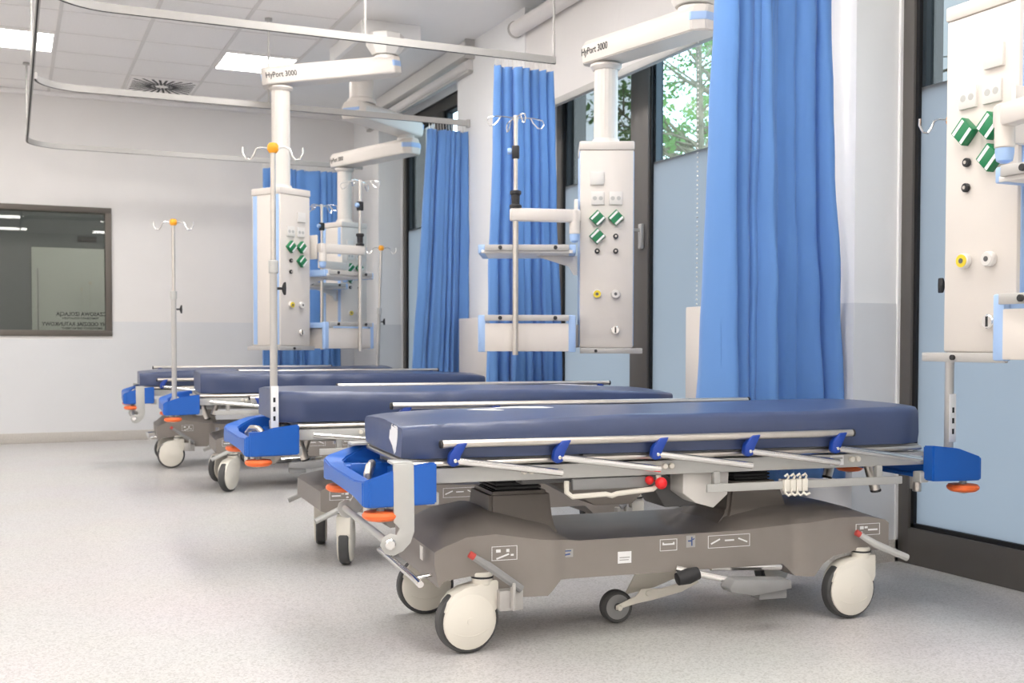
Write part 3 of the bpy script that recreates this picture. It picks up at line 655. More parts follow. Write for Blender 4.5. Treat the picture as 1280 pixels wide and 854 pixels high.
# ------------------------------------------------------------------ stretchers
def lin(pts, u):
    for (a, b), (c, d) in zip(pts, pts[1:]):
        if u <= c: return b+(d-b)*max(0, (u-a))/(c-a) if c > a else d
    return pts[-1][1]
def stretcher(x, y, rz, label, dz=0.0, flip=False, near=(.682, .36), far=(.762, .30), mat_u=(-1.005, .918), casters=(0, 0, 0, 0), seed=1):
    """local u = x (foot end at -), v = y (near side -), z up.  near/far: rail height, rod run"""
    t = thing('hospital_stretcher', label, 'stretcher', (x, y, 0), rz+(math.pi if flip else 0), 'hospital stretchers')
    rnd = random.Random(seed)
    # --- base shroud
    top = [(-.905, .330), (-.875, .345), (-.80, .372), (-.70, .378), (-.55, .352), (-.40, .338), (.20, .340), (.42, .352), (.60, .368), (.72, .368), (.80, .352), (.815, .34)]
    bot = [(-.905, .285), (-.892, .215), (-.87, .236), (-.79, .246), (-.735, .240), (-.70, .205), (-.675, .168), (-.52, .164), (-.47, .212), (.38, .212), (.43, .166), (.50, .162), (.535, .205), (.58, .232), (.67, .246), (.78, .242), (.815, .255)]
    us = sorted(set([p[0] for p in top]+[p[0] for p in bot]+[-.905+1.72*i/60 for i in range(61)]))
    hump = [(-.905, .0), (-.84, .035), (-.66, .055), (-.48, .035), (-.38, -.035), (.12, -.035), (.22, .03), (.40, .05), (.60, .03), (.74, .015), (.815, 0)]
    vs = [(-.285, None), (-.285, 0), (-.268, .12), (-.22, .6), (-.15, 1), (0, 1.1), (.15, 1), (.22, .6), (.268, .12), (.285, 0), (.285, None)]
    b = new(); rows = []
    def half(u):      # the fairings over the wheels stand proud of the long flank
        k = min(1, max(0, (u+.50)/.05))*min(1, max(0, (.47-u)/.05)); return .285-.018*k*k*(3-2*k)
    for u in us:
        row = []
        for v, h in vs:
            z = lin(bot, u) if h is None else lin(top, u)+lin(hump, u)*h
            row.append(b.verts.new((u, v*half(u)/.285, z)))
        rows.append(row)
    n = len(vs)
    for A, B in zip(rows, rows[1:]):
        for i in range(n-1): b.faces.new((A[i], A[i+1], B[i+1], B[i]))
        b.faces.new((A[0], B[0], B[-1], A[-1]))
    b.faces.new(rows[0]); b.faces.new(rows[-1][::-1])
    bmesh.ops.recalc_face_normals(b, faces=b.faces)
    base = obj('base_shroud', b, M_SHROUD, t, 28)
    # --- pedestals and bellows
    for (a0, a1, c0, c1) in ((-.70, -.43, -.668, -.45), (.17, .56, .255, .455)):
        b = new(); t2 = bmesh.new(); hh = [(.335, a0, a1, .17), (.385, a0+(c0-a0)*.72, a1-(a1-c1)*.72, .135), (.49+dz, c0, c1, .115)]
        rs = [[t2.verts.new(p) for p in ((u0, -v, z), (u1, -v, z), (u1, v, z), (u0, v, z))] for z, u0, u1, v in hh]
        for A, B in zip(rs, rs[1:]):
            for i in range(4): t2.faces.new((A[i], A[(i+1) % 4], B[(i+1) % 4], B[i]))
        t2.faces.new(rs[-1]); bmesh.ops.recalc_face_normals(t2, faces=t2.faces)
        bmesh.ops.bevel(t2, geom=[e for e in t2.edges if not e.is_boundary], offset=.012, segments=2, affect='EDGES'); merge(b, t2); obj('pedestal', b, M_PED, t)
        b = new()
        for k in range(6):
            z = .485+dz+.0125*k; box(b, c0+.025, c1-.025, -.095, .095, z, z+.0085, .003); box(b, c0+.032, c1-.032, -.088, .088, z+.005, z+.014)
        obj('bellows', b, M_BLACK, t)
    # --- casters
    stems = [(-.742, -.270), (-.742, .270), (.705, -.270), (.705, .270)]
    for (su, sv), a in zip(stems, casters):
        b = new(); r = .092; cu = -.055; zc = .106
        for s in (-1, 1):
            yy = s*.0255
            lathe(b, [(0, .0), (.086, 0), (r, -.004), (r, -.012), (.03, -.012)], axis((cu, yy+s*.006, zc), (0, s, 0)), 36)
        hood = [(cu-.090, zc+.035), (cu-.078, zc+.066), (cu-.055, zc+.092), (cu-.02, zc+.108), (.01, zc+.122), (.040, zc+.124), (.044, zc+.118), (.044, zc+.045), (.036, zc+.028), (cu+.07, zc+.02), (cu, zc+.03), (cu-.06, zc+.03)]
        prism(b, hood, 'xz', -.0312, .0312, .003)
        cyl(b, (.0, 0, zc+.11), (.0, 0, zc+.15), .034, 24, .004)
        M = Matrix.Translation((su, sv, 0)) @ Matrix.Rotation(a, 4, 'Z')
        bmesh.ops.transform(b, matrix=M, verts=b.verts)
        c = obj('caster', b, M_COVER, t)
        b = new(); lathe(b, [(.078, -.022), (.100, -.022), (.105, -.016), (.1055, 0), (.105, .016), (.100, .022), (.078, .022)], M @ axis((cu, 0, zc), (0, 1, 0)), 44)
        obj('tire', b, M_TYRE, c)
        b = new(); lathe(b, [(.012, 0), (.012, .002), (0, .0025)], M @ axis((cu, -.0315, zc-.0), (0, -1, 0)), 14)
        t2 = bmesh.new(); pts = [(cu-.06+.12*i/12, -.0328, zc-.032-.016*math.sin(math.pi*i/12)) for i in range(13)]
        tube(b, [M @ Vector(p) for p in pts], .0012, 5); obj('cover_crease', b, M_COVER, c); t2.free()
        b = new(); cyl(b, M @ Vector((0, 0, zc+.132)), M @ Vector((0, 0, zc+.138)), .0365, 22); obj('stem_ring', b, M_BLACK, c)
    # fifth wheel with its swing bracket
    b = new(); lathe(b, [(.030, -.017), (.052, -.02), (.058, -.014), (.058, .014), (.052, .02), (.030, .017)], axis((-.185, -.08, .060), (0, 1, 0)), 32)
    fw5 = obj('fifth_wheel', b, M_TYRE, t)
    b = new(); lathe(b, [(.046, 0), (.046, .004), (.040, .006), (.010, .002), (0, .002)], axis((-.185, -.0945, .060), (0, -1, 0)), 28); obj('hub', b, M_MGREY, fw5)
    b = new(); prism(b, [(-.197, .052), (-.197, .068), (-.12, .098), (-.10, .122), (-.02, .118), (.06, .135), (.11, .158), (.13, .13), (.06, .10), (-.06, .078), (-.12, .07)], 'xz', -.112, -.106, .002)
    prism(b, [(-.14, .09), (-.10, .16), (-.06, .215), (.10, .215), (.10, .15), (-.02, .11)], 'xz', -.055, -.048, .002)
    for (u, z) in ((-.185, .060), (-.075, .105), (.05, .135)): cyl(b, (u, -.112, z), (u, -.12, z), .010, 12, .002)
    obj('wheel_bracket', b, M_COVER, t)
    # side pedals
    for s in (-1, 1):
        b = new(); tube(b, [(-.80, s*.325, .325), (-.74, s*.335, .285), (-.63, s*.335, .205)], [.010, .014, .013], 10)
        p = obj('brake_pedal', b, M_MGREY, t); b = new(); cyl(b, (-.803, s*.3245, .3275), (-.785, s*.329, .3155), .0115, 12, .002); obj('red_tip', b, M_TIP, p)
        b = new(); box(b, -.70, -.62, s*.30-.025, s*.30+.025, .135, .20, .003); box(b, -.665, -.655, s*.335-.02, s*.335+.02, .14, .23, .003); obj('pedal_bracket', b, M_ALU, p)
        b = new(); tube(b, [(.66, s*.31, .315), (.72, s*.335, .275), (.85, s*.345, .220)], [.010, .014, .013], 10)
        p = obj('steer_pedal', b, M_PAINTGREY, t); b = new(); cyl(b, (.655, s*.3085, .318), (.672, s*.3145, .307), .0115, 12, .002); obj('red_tip', b, M_TIP, p)
        b = new(); prism(b, [(.10, .165), (.12, .195), (.34, .180), (.345, .15), (.20, .135), (.11, .15)], 'xz', s*.345-.04, s*.345+.03, .005)
        box(b, .23, .34, s*.33-.03, s*.33+.03, .112, .15, .004); pg = obj('foot_pedal', b, M_MGREY, t)
        b = new(); tube(b, [(-.05, s*.28, .225), (.05, s*.31, .20), (.14, s*.325, .18)], .012, 10); tube(b, [(.10, s*.25, .215), (.38, s*.25, .20)], .014, 8); obj('pedal_rod', b, M_CHROME, pg)
        b = new(); lathe(b, [(0, -.045), (.022, -.04), (.028, 0), (.022, .04), (0, .045)], Matrix.Translation((-.015, s*.30, .20)) @ Matrix.Rotation(R(78), 4, 'Y'), 14); obj('foot_pad', b, M_BLACK, pg)
    b = new(); tube(b, [(-.958, -.31, .236), (-.962, -.25, .243), (-.962, .25, .243), (-.958, .31, .236)], .011, 12)
    for v in (-.24, .24): tube(b, [(-.962, v, .243), (-.90, v, .25)], .007, 8)
    obj('brake_bar', b, M_CHROME, t)
    # --- print on both flanks
    def dec(u0, u1, z0, z1, icons, frame=True, plate=None, col=M_MARK):
        for s in (-1, 1):
            v = s*(half((u0+u1)/2)+.0008); b = new(); y0, y1 = (v-.0012, v+.001) if s < 0 else (v-.001, v+.0012)
            def r(a, c, e, f, ang=0): 
                M = Matrix.Translation(((a+c)/2, 0, (e+f)/2)) @ Matrix.Rotation(-R(ang), 4, 'Y'); box(b, -(c-a)/2, (c-a)/2, y0, y1, -(f-e)/2, (f-e)/2, 0, M)
            if frame:
                w = .0016
                r(u0, u1, z0, z0+w); r(u0, u1, z1-w, z1); r(u0, u0+w, z0, z1); r(u1-w, u1, z0, z1)
            for ic in icons: r(*ic)
            o = obj('printed_symbol', b, col, base)
            if plate:
                o2 = obj('label_plate', box(new(), u0, u1, v-.0008 if s < 0 else v-.0004, v+.0004 if s < 0 else v+.0008, z0, z1), plate, base)
    H = .28
    dec(-.715, -.628, .292, .338, [(-.70, -.685, .318, .328), (-.665, -.655, .318, .328), (-.70, -.655, .302, .307, 18), (-.65, -.64, .305, .311)])
    dec(-.475, -.425, .285, .312, [(-.468, -.432, .304, .308), (-.465, -.435, .291, .296, 8)], frame=False, plate=M_PLATE, col=M_MARKB)
    dec(-.262, -.212, .252, .292, [(-.256, -.218, .270, .2735), (-.256, -.222, .262, .265)], frame=False, plate=M_MARK, col=M_PLATE)
    dec(-.105, -.040, .285, .325, [(-.095, -.050, .305, .310), (-.095, -.090, .308, .314), (-.055, -.050, .308, .314)])
    dec(-.005, .030, .292, .333, [(.014, .019, .297, .328), (.002, .016, .312, .317), (.019, .027, .318, .322, 30)], frame=False, plate=M_PLATE, col=M_MARKB)
    dec(.080, .245, .284, .328, [(.090, .128, .304, .309, 24), (.146, .182, .306, .311), (.198, .236, .304, .309, -22)])
    dec(.672, .775, .300, .342, [(.69, .705, .322, .333), (.69, .70, .308, .314), (.725, .765, .316, .322), (.71, .722, .325, .332)])
    b = new(); box(b, -.9245, -.9225, -.20, -.165, .29, .335, .001); obj('end_plate', b, M_WHITE, base)
    # --- deck frame
    Z = dz
    b = new()
    for s in (-1, 1):
        box(b, -.955, .945, s*.305-.018, s*.305+.018, .555+Z, .603+Z, .004)
    for u in (-.90, -.55, -.1, .30, .90): box(b, u-.025, u+.025, -.29, .29, .565+Z, .598+Z, .003)
    fr = obj('deck_frame', b, M_PAINTGREY, t)
    b = new()
    for (u0, u1) in ((-1.0, -.42), (-.41, .20), (.21, .92)):
        box(b, u0, u1, -.315, .315, .612+Z, .632+Z, .004)
    obj('deck_panel', b, M_MGREY, t)
    b = new()
    for s in (-1, 1):
        tube(b, [(-1.0, s*.322, .618+Z), (.92, s*.322, .618+Z)], .009, 8)
    tube(b, [(-1.0, -.30, .618+Z), (-1.0, .30, .618+Z)], .010, 8); obj('deck_edge', b, M_STEEL, t)
    b = new(); box(b, -.70, .50, -.16, .16, .545+Z, .58+Z, .006); box(b, -.60, -.10, -.24, -.18, .53+Z, .57+Z, .006); box(b, -.95, -.62, -.27, .27, .585+Z, .61+Z, .004)
    obj('lift_carriage', b, M_DGREY, t)
    b = new(); prism(b, [(-.42, .545+Z), (-.42, .50+Z), (-.30, .435+Z), (-.16, .435+Z), (-.04, .545+Z)], 'xz', -.16, .10, .006)
    obj('motor_housing', b, M_SHROUD, t)
    b = new(); prism(b, [(-.08, .56+Z), (-.03, .56+Z), (.16, .42+Z), (.15, .40+Z), (.02, .40+Z)], 'xz', -.05, .12, .006); obj('column_brace', b, M_MGREY, t)
    b = new(); prism(b, [(-.02, .552+Z), (.16, .552+Z), (.155, .47+Z), (.10, .425+Z), (.03, .445+Z), (-.02, .48+Z)], 'xz', -.27, -.17, .005); obj('column_cover', b, M_WHITE, t)
    # grip frames, knobs and hose details under the deck, each side
    for s in (-1, 1):
        b = new(); v = s*.335
        pts = [(-.475, v, .548+Z), (-.475, v, .512+Z), (-.455, v, .496+Z), (-.335, v, .500+Z), (-.315, v, .494+Z), (-.295, v, .500+Z), (-.165, v, .510+Z), (-.145, v, .525+Z), (-.145, v, .555+Z)]
        tube(b, pts, .009, 8); g = obj('grip_frame', b, M_COVER, t)
        b = new(); box(b, -.45, -.18, s*.318-.008, s*.318+.008, .515+Z, .552+Z, .004); obj('grip_recess', b, M_MGREY, g)
        b = new(); cyl(b, (-.165, s*.24, .548+Z), (-.15, s*.35, .534+Z), .008, 10); kn = obj('release_knob', b, M_CHROME, t)
        b = new(); ball(b, (-.148, s*.362, .532+Z), .0205, 16); ball(b, (-.178, s*.335, .540+Z), .015, 12); obj('knob_ball', b, M_RED, kn, 60)
        b = new(); box(b, .036, .83, s*.335-.006, s*.335+.006, .490+Z, .518+Z, .003)
        for u in (.08, .74): box(b, u-.012, u+.012, s*.318-.012, s*.318+.012, .50+Z, .56+Z, .003)
        eb = obj('accessory_bar', b, M_PAINTGREY, t)
        for k in range(4):
            u = .335+.024*k; b = new()
            tube(b, [(u, s*.345+.0*0, .535+Z), (u+.008, s*.35, .543+Z), (u+.016, s*.345, .535+Z), (u+.012, s*.345, .522+Z), (u, s*.347, .51+Z), (u, s*.352, .478+Z), (u+.006, s*.362, .470+Z), (u+.014, s*.37, .478+Z)], .0042, 6)
            box(b, u-.004, u+.018, s*.345-.008, s*.345+.008, .482+Z, .524+Z, .002); obj('bag_hook', b, M_COVER, eb)
        for u in (.62, -.12, -.62):
            b = new(); cyl(b, (u, s*.322, .585+Z), (u, s*.338, .585+Z), .010, 12, .002); cyl(b, (u+.025, s*.322, .585+Z), (u+.025, s*.338, .585+Z), .010, 12, .002); obj('latch_button', b, M_COVER, fr)
        b = new(); box(b, .535, .59, s*.3235-.001, s*.3235+.001, .565+Z, .60+Z); o = obj('label_plate', b, M_MARK, fr)
        b = new(); box(b, .54, .585, s*.325-.0006, s*.325+.0006, .587+Z, .592+Z); box(b, .54, .57, s*.325-.0006, s*.325+.0006, .572+Z, .574+Z); obj('printed_lines', b, M_PLATE, o)
    for (u, v, w) in ((.76, -.23, .03), (.90, .18, -.04)):
        b = new(); cyl(b, (u, v, .56+Z), (u+w, v-.01, .455+Z), .019, 16, .003); ph = obj('push_handle', b, M_STEEL, t)
        b = new(); cyl(b, (u+w*.97, v-.01, .459+Z), (u+w*1.02, v-.01, .450+Z), .020, 16, .002); obj('grip_end', b, M_BLACK, ph)
    for e in (-1, 1):
        b = new(); tube(b, [(e*.76, -.12, .612+Z-.02), (e*.93, -.12, .595+Z), (e*.97, .05, .585+Z)], .007, 8); obj('release_bar', b, M_DRED, t)
    # --- bumpers with rollers
    for e in (-1, 1):
        outer = [(-.925, -.388), (-1.04, -.388), (-1.135, -.388), (-1.154, -.370), (-1.157, -.22), (-1.157, .22), (-1.154, .370), (-1.135, .388), (-1.04, .388), (-.925, .388)]
        inner = [(-.925, -.330), (-1.02, -.330), (-1.075, -.330), (-1.092, -.31), (-1.10, -.22), (-1.10, .22), (-1.092, .31), (-1.075, .330), (-1.02, .330), (-.925, .330)]
        zt = [.630, .617, .586, .576, .566, .566, .576, .586, .617, .630]; zb = [.500, .497, .496, .497, .512, .512, .497, .496, .497, .500]
        b = new(); q = []
        for (o, i, a, c) in zip(outer, inner, zt, zb):
            q.append([b.verts.new((o[0]*-e, o[1], c+Z)), b.verts.new((o[0]*-e, o[1], a+Z)), b.verts.new((i[0]*-e, i[1], a-.004+Z)), b.verts.new((i[0]*-e, i[1], c+Z))])
        for A, B in zip(q, q[1:]):
            for k in range(4): b.faces.new((A[k], A[(k+1) % 4], B[(k+1) % 4], B[k]))
        b.faces.new(q[0]); b.faces.new(q[-1][::-1]); bmesh.ops.recalc_face_normals(b, faces=b.faces)
        bmesh.ops.bevel(b, geom=list(b.edges), offset=.005, segments=2, affect='EDGES')
        X = lambda u0, u1: (min(u0*-e, u1*-e), max(u0*-e, u1*-e))
        for (u0, u1, v0, v1, z0, z1) in ((-1.00, -.93, -.32, .32, .503, .517), (-.975, -.945, -.32, .32, .515, .572), (-1.10, -.98, -.32, -.20, .503, .535), (-1.10, -.98, .16, .32, .503, .545), (-1.10, -.95, .10, .125, .503, .580), (-1.10, -1.03, .20, .32, .54, .562)):
            a0, a1 = X(u0, u1); box(b, a0, a1, v0, v1, z0+Z, z1+Z, .004)
        bu = obj('end_bumper', b, M_BLUE, t)
        for s in (-1, 1):
            b = new(); lathe(b, [(.016, -.014), (.045, -.014), (.056, -.006), (.058, .002), (.052, .011), (.03, .014), (.016, .014)], Matrix.Translation((e*1.092, s*.347, .468+Z)), 32); ro = obj('bumper_roller', b, M_ORANGE, bu)
            b = new(); cyl(b, (e*1.092, s*.347, .446+Z), (e*1.092, s*.347, .505+Z), .013, 12, .002); lathe(b, [(.026, 0), (.026, .006)], Matrix.Translation((e*1.092, s*.347, .450+Z)), 16); obj('roller_pin', b, M_PAINTGREY, ro)
            b = new(); box(b, e*.925-.02, e*.925+.02, s*.32-.02, s*.32+.02, .490+Z, .53+Z, .004); obj('mounting_bracket', b, M_PAINTGREY, bu)
        b = new(); tube(b, [(e*1.045, .085, .54+Z), (e*1.035, .07, .575+Z), (e*1.045, .02, .588+Z), (e*1.068, -.05, .586+Z), (e*1.080, -.078, .565+Z), (e*1.082, -.082, .43+Z)], .0135, 12); obj('push_bar', b, M_STEEL, bu)
        b = new(); cyl(b, (e*1.045, -.15, .43+Z), (e*1.045, -.15, .52+Z), .017, 12, .002); obj('pole_socket', b, M_STEEL, bu)
    # --- side rails: top tube, blue links, chrome rods
    for s, (zr, run) in ((-1, near), (1, far)):
        v = s*.358; zr += Z; low = zr < .60+Z
        b = new(); tube(b, [(-.90, v, zr), (.60, v, zr)], .0125, 12); rl = obj('side_rail', b, M_STEEL, t)
        for u in (-.903, .603):
            b = new(); cyl(b, (u-.006, v, zr), (u+.006, v, zr), .0135, 12, .003); obj('end_plug', b, M_BLACK, rl)
        for k in range(5):
            u = -.862+.348*k; b = new(); dzr = -.065 if not low else -.03
            prism(b, [(u+.042, zr+.004), (u+.008, zr+.002), (u-.018, zr-.03), (u-.022, zr-.060), (u-.008, zr-.072), (u+.012, zr-.066), (u+.018, zr-.04)], 'xz', v-.011-.006*(s < 0), v+.011+.006*(s > 0), .005)
            li = obj('rail_link', b, M_DBLUE, rl)
            b = new(); cyl(b, (u, v+s*.015, zr-.052), (u, v+s*.02, zr-.052), .006, 10, .001); obj('pivot_pin', b, M_CHROME, li)
            zb = .580+Z; b = new(); tube(b, [(u+.008, v+s*.006, zr-.053), (u+run, v+s*.006, zb)], .0118, 12); obj('rail_rod', b, M_CHROME, rl)
    # --- mattress
    u0, u1 = mat_u; b = new(); NU, NV = 70, 20; z0, z1 = .634+Z, .741+Z; hw = .332
    def outline(f):     # half width along the length: the foot end narrows
        d = min(f, 1-f)*(u1-u0); k = 1
        return hw-(.03*max(0, 1-d/.10)**2)
    def P(i, a):        # a: 0..1 round the cross section
        f = i/NU; u = u0+(u1-u0)*f; w = outline(f)
        per = [(-w+.004, z0), (-w-.002, z0+.03), (-w, z0+.07), (-w+.002, z1-.012), (-w+.012, z1-.001)]+[(-w+.012+(2*w-.024)*q/NV, z1+(.013-.004*f)*math.sin(math.pi*q/NV)) for q in range(1, NV)]+[(w-.012, z1-.001), (w-.002, z1-.012), (w, z0+.07), (w+.002, z0+.03), (w-.004, z0)]
        v, z = per[a]
        nz = noise.noise(Vector((u*4+seed, v*4, z*6)))
        fold = noise.noise(Vector((u*13+seed*3+z*9, z*5, seed)))
        if z < z1-.01: v += (.006*nz+(.006+.007*math.exp(-f/.14))*fold)*(1 if v > 0 else -1)*(.3+.7*max(0, 1-abs(f-.5)*-.0))
        else: z += .004*nz
        z += (.008*math.exp(-((u+.35)/.5)**2)+.024*f-.010*math.exp(-f/.05))*(z-z0)/(z1-z0)
        return Vector((u, v, z))
    n = NV+9
    rows = [[b.verts.new(P(i, a)) for a in range(n)] for i in range(NU+1)]
    for A, B in zip(rows, rows[1:]):
        for a in range(n-1): b.faces.new((A[a], A[a+1], B[a+1], B[a]))
        b.faces.new((A[0], B[0], B[-1], A[-1]))
    for end, row, sg in ((0, rows[0], -1), (1, rows[-1], 1)):   # puffed ends
        prev = row
        for (ku, kz, kv) in ((.006, .012, .006), (.010, .03, .012), (.010, .06, .03)):
            cur = []
            for a, vert in enumerate(row):
                c = vert.co.copy(); cz = (z0+z1)/2; f = 1.6*noise.noise(Vector((c.y*22, c.z*7, seed+end)))
                cur.append(b.verts.new((c.x+sg*(ku+.004*f), c.y*(1-kv), cz+(c.z-cz)*(1-kz*2.0))))
            for a in range(n):
                x_, y_ = a, (a+1) % n; b.faces.new((prev[x_], prev[y_], cur[y_], cur[x_]))
            prev = cur
        # rungs straight across from the lower edge to the crown
        m2 = n//2
        b.faces.new(prev if sg < 0 else prev[::-1])
    bmesh.ops.recalc_face_normals(b, faces=b.faces)
    ma = obj('mattress', b, M_VINYL, t, 60)
    from mathutils.bvhtree import BVHTree
    bv = BVHTree.FromPolygons([v.co for v in ma.data.vertices], [p.vertices for p in ma.data.polygons])
    def mark(poly, M, d, nm='printed_mark'):     # a print lying on the cover, following it
        b = new(); b.faces.new([b.verts.new((p[0], p[1], 0)) for p in poly]); bmesh.ops.triangulate(b, faces=b.faces)
        bmesh.ops.subdivide_edges(b, edges=list(b.edges), cuts=3, use_grid_fill=True); bmesh.ops.triangulate(b, faces=b.faces)
        d = Vector(d)
        for v in b.verts:
            q = M @ v.co; h = bv.ray_cast(q-d*.3, d)[0]; v.co = (h if h else q)-d*.0016
        ex = bmesh.ops.extrude_face_region(b, geom=list(b.faces))
        for v in ex['geom']:
            if isinstance(v, bmesh.types.BMVert): v.co += d*.0012
        bmesh.ops.recalc_face_normals(b, faces=b.faces)
        obj(nm, b, M_MARK, ma)
    e = 1
    return t, ma, mark, (z0, z1)
def put(t, u, v, z=0):
    c, s = math.cos(t.rotation_euler.z), math.sin(t.rotation_euler.z)
    return (t.location.x+c*u-s*v, t.location.y+s*u+c*v, z)
SA, ma, mark, (z0, z1) = stretcher(2.152, 3.518, R(-5.6), 'navy hospital stretcher nearest the camera, with a grey roll holder and a red knob', casters=(R(8), R(0), R(3), R(25)), seed=2)
top = Matrix.Translation((0, 0, z1+.0185))
mark([(-.66, .045), (-.58, .03), (-.50, -.02), (-.44, -.05), (-.41, -.04), (-.44, .0), (-.50, .06), (-.56, .10), (-.58, .085), (-.54, .05), (-.60, .055)], top, (0, 0, -1))
mark([(-.70, .05), (-.67, .06), (-.62, -.0), (-.60, -.06), (-.635, -.05), (-.68, .02)], top, (0, 0, -1))
mark([(-.075, -.01), (-.06, .02), (-.05, .015), (-.03, .04), (-.012, .028), (.012, .045), (.05, .03), (.052, .0), (.035, -.045), (.01, -.055), (-.02, -.03)], Matrix.Translation((-1.0, -.19, .695)) @ Matrix.Rotation(R(-90), 4, 'Z') @ Matrix.Rotation(R(90), 4, 'X'), (1, 0, 0))
SB, mb, mark, (z0, z1) = stretcher(2.065, 5.045, R(-3.2), 'navy hospital stretcher second from the camera, under the middle pendant', dz=.018, flip=True, near=(.762, .30), far=(.60, .33), mat_u=(-.925, .99), casters=(R(10), R(80), R(78), R(70)), seed=5)
mark([(-.66, .045), (-.58, .03), (-.50, -.02), (-.44, -.05), (-.41, -.04), (-.44, .0), (-.50, .06), (-.56, .10), (-.58, .085)], Matrix.Translation((0, 0, z1+.02)), (0, 0, -1))
SC_, mc, mark, _ = stretcher(2.075, 7.80, R(-4.5), 'navy hospital stretcher third from the camera, a tall grey pole standing on its left end', dz=.024, flip=True, near=(.762, .30), far=(.60, .33), mat_u=(-1.06, .905), casters=(R(0), R(20), R(225), R(235)), seed=9)
SD, md, mark, _ = stretcher(1.96, 9.35, R(-4), 'navy hospital stretcher farthest away, beside the back wall', dz=.02, mat_u=(-1.02, .99), casters=(R(0), R(10), R(0), R(15)), seed=13)
def roll_holder(t, dz, label):
    x, y, _ = put(t, -1.03, 0); h = thing('roll_holder', label, 'roll holder', (x, y, .5+dz), t.rotation_euler.z, 'roll holders')
    for s in (-1, 1):
        b = new(); v = s*.385
        poly = [(-.032, .128), (.032, .128), (.034, -.03), (.034, -.08), (.022, -.115), (-.002, -.14), (-.03, -.152), (-.058, -.145), (-.072, -.12), (-.066, -.095), (-.042, -.082), (-.022, -.09), (-.012, -.07), (-.03, -.05)]
        prism(b, poly, 'xz', v-.005, v+.005, .002)
        box(b, -.032, .032, min(v, v-s*.085), max(v, v-s*.085), .124, .133, .002); obj('hook_plate', b, M_PAINTGREY, h)
    b = new(); cyl(b, (-.043, -.40, -.115), (-.043, .40, -.115), .012, 14, .002); ro = obj('roll_rod', b, M_PAINTGREY, h)
    for s in (-1, 1):
        b = new(); cyl(b, (-.043, s*.391, -.115), (-.043, s*.404, -.115), .017, 14, .004); obj('rod_cap', b, M_CHROME, ro)
roll_holder(SA, 0, 'grey two hook roll holder hung over the left bumper of the nearest stretcher')
roll_holder(SD, .02, 'grey two hook roll holder hung over the left bumper of the farthest stretcher')
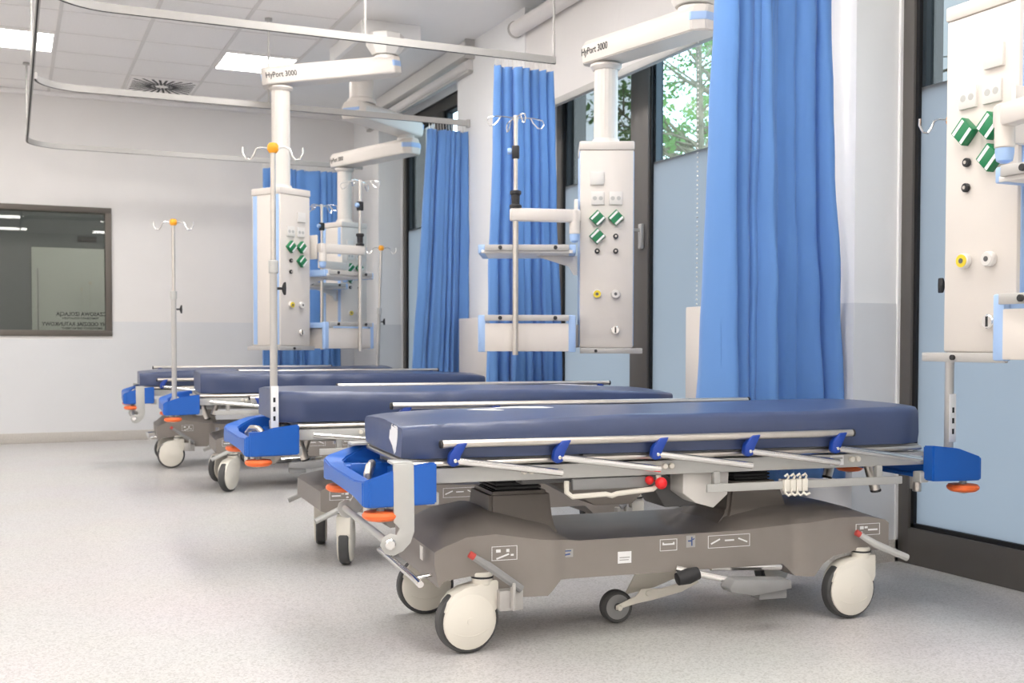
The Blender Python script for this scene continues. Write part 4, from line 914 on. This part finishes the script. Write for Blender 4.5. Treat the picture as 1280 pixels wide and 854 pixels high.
def iv_pole(px, py, z0, zc, zt, label, rz=0, lean=(0, 0), plate=0):
    t = thing('iv_pole', label, 'iv pole', (px, py, z0), rz, 'drip poles on the stretchers')
    H, Cc = zt-z0, zc-z0; L = lambda z: (lean[0]*z, lean[1]*z, z)
    b = new(); tube(b, [L(0), L(Cc)], .0165, 16); obj('lower_tube', b, M_ALU, t)
    b = new(); tube(b, [L(Cc-.01), L(H)], .0115, 14); obj('upper_tube', b, M_STEEL, t)
    b = new(); cyl(b, L(Cc-.02), L(Cc+.035), .021, 16, .003); co_ = obj('collar', b, M_PAINTGREY, t)
    b = new(); c = L(Cc-.085); cyl(b, c, (c[0]+.045, c[1], c[2]), .006, 10); prism(b, [(c[0]+.038, c[2]-.008), (c[0]+.046, c[2]-.028), (c[0]+.053, c[2]-.028), (c[0]+.054, c[2]), (c[0]+.053, c[2]+.028), (c[0]+.046, c[2]+.028), (c[0]+.038, c[2]+.008)], 'xz', c[1]-.012, c[1]+.012, .004); obj('clamp_knob', b, M_BLACK, t)
    if plate:
        p = plate; b = new(); y0, y1 = sorted((p*.0185, p*.016)); box(b, -.0165, .0165, y0, y1, .10, .28, .001); lp = obj('label_plate', b, M_MARK, t)
        b = new(); y0, y1 = sorted((p*.0192, p*.018))
        for z in (.13, .17, .21): box(b, -.007, .003, y0, y1, z, z+.02)
        obj('printed_lines', b, M_TEXT, lp)
    h = L(H); b = new(); lathe(b, [(0, -.022), (.016, -.02), (.024, -.008), (.024, .010), (.016, .022), (0, .024)], Matrix.Translation(h), 18); hb = obj('hook_hub', b, M_AMBER, t)
    for k in range(2):
        a = R(-20+180*k); cc, s2 = math.cos(a), math.sin(a); b = new()
        pr = [(.015, 0), (.05, .004), (.072, -.004), (.082, -.03), (.095, -.048), (.115, -.045), (.128, -.02), (.127, .004)]
        tube(b, [(h[0]+cc*u, h[1]+s2*u, h[2]+v) for u, v in pr], .0045, 8); obj('bag_hook', b, M_CHROME, hb)
    return t
x, y, _ = put(SB, 1.018, .295); iv_pole(x, y, .53, 1.315, 1.83, 'grey drip pole with an amber hub, tallest in the photo, on the second stretcher', plate=-1)
x, y, _ = put(SC_, 1.075, .20); iv_pole(x, y, .53, 1.30, 1.79, 'grey drip pole with an amber hub standing alone left of the pendants')
x, y, _ = put(SD, .92, -.02); iv_pole(x, y, .53, 1.26, 1.81, 'grey drip pole with an amber hub leaning slightly, right of the far pendant', lean=(.035, 0))
x, y, _ = put(SA, 1.09, -.27); iv_pole(x, y, .53, 1.30, 1.83, 'grey drip pole mostly hidden behind the right hand pendant, on the nearest stretcher', rz=R(180), plate=1)

# ------------------------------------------------------------------ pendants in place
pendant(3.06, 5.52, R(-26), -1, .95, (3.27, 4.97), 'white ceiling pendant in the middle, its drawer and pole on the left', zarm=2.60)
pendant(1.92, 8.18, R(31), 1, .95, (2.60, 8.14), 'white ceiling pendant left of centre, turned to show its blue striped side', zarm=2.90, tilt=R(8), up_to=ZC-.13)
pendant(2.97, 10.26, R(22), -1, .95, (3.22, 9.47), 'white ceiling pendant farthest away, partly behind the left one', zarm=2.66, upper=(2.68, 9.04), up_to=ZC-.13)
pendant(2.89, 2.71, R(-90), 1, .95, (2.80, 1.80), 'large cream ceiling pendant cut by the right edge, close to the camera', zarm=2.66)
t = thing('ceiling_mount', 'flat white boxed mount on the ceiling above the two far pendants', 'ceiling mount', (2.68, 8.72, ZC-.004))
obj('cover', box(new(), -.235, .235, -.50, .45, -.125, 0, .008), M_PLASTER, t)
b = new(); box(b, -.20, .20, -.46, .41, -.131, -.124, .003); obj('lower_plate', b, M_WHITE, t)
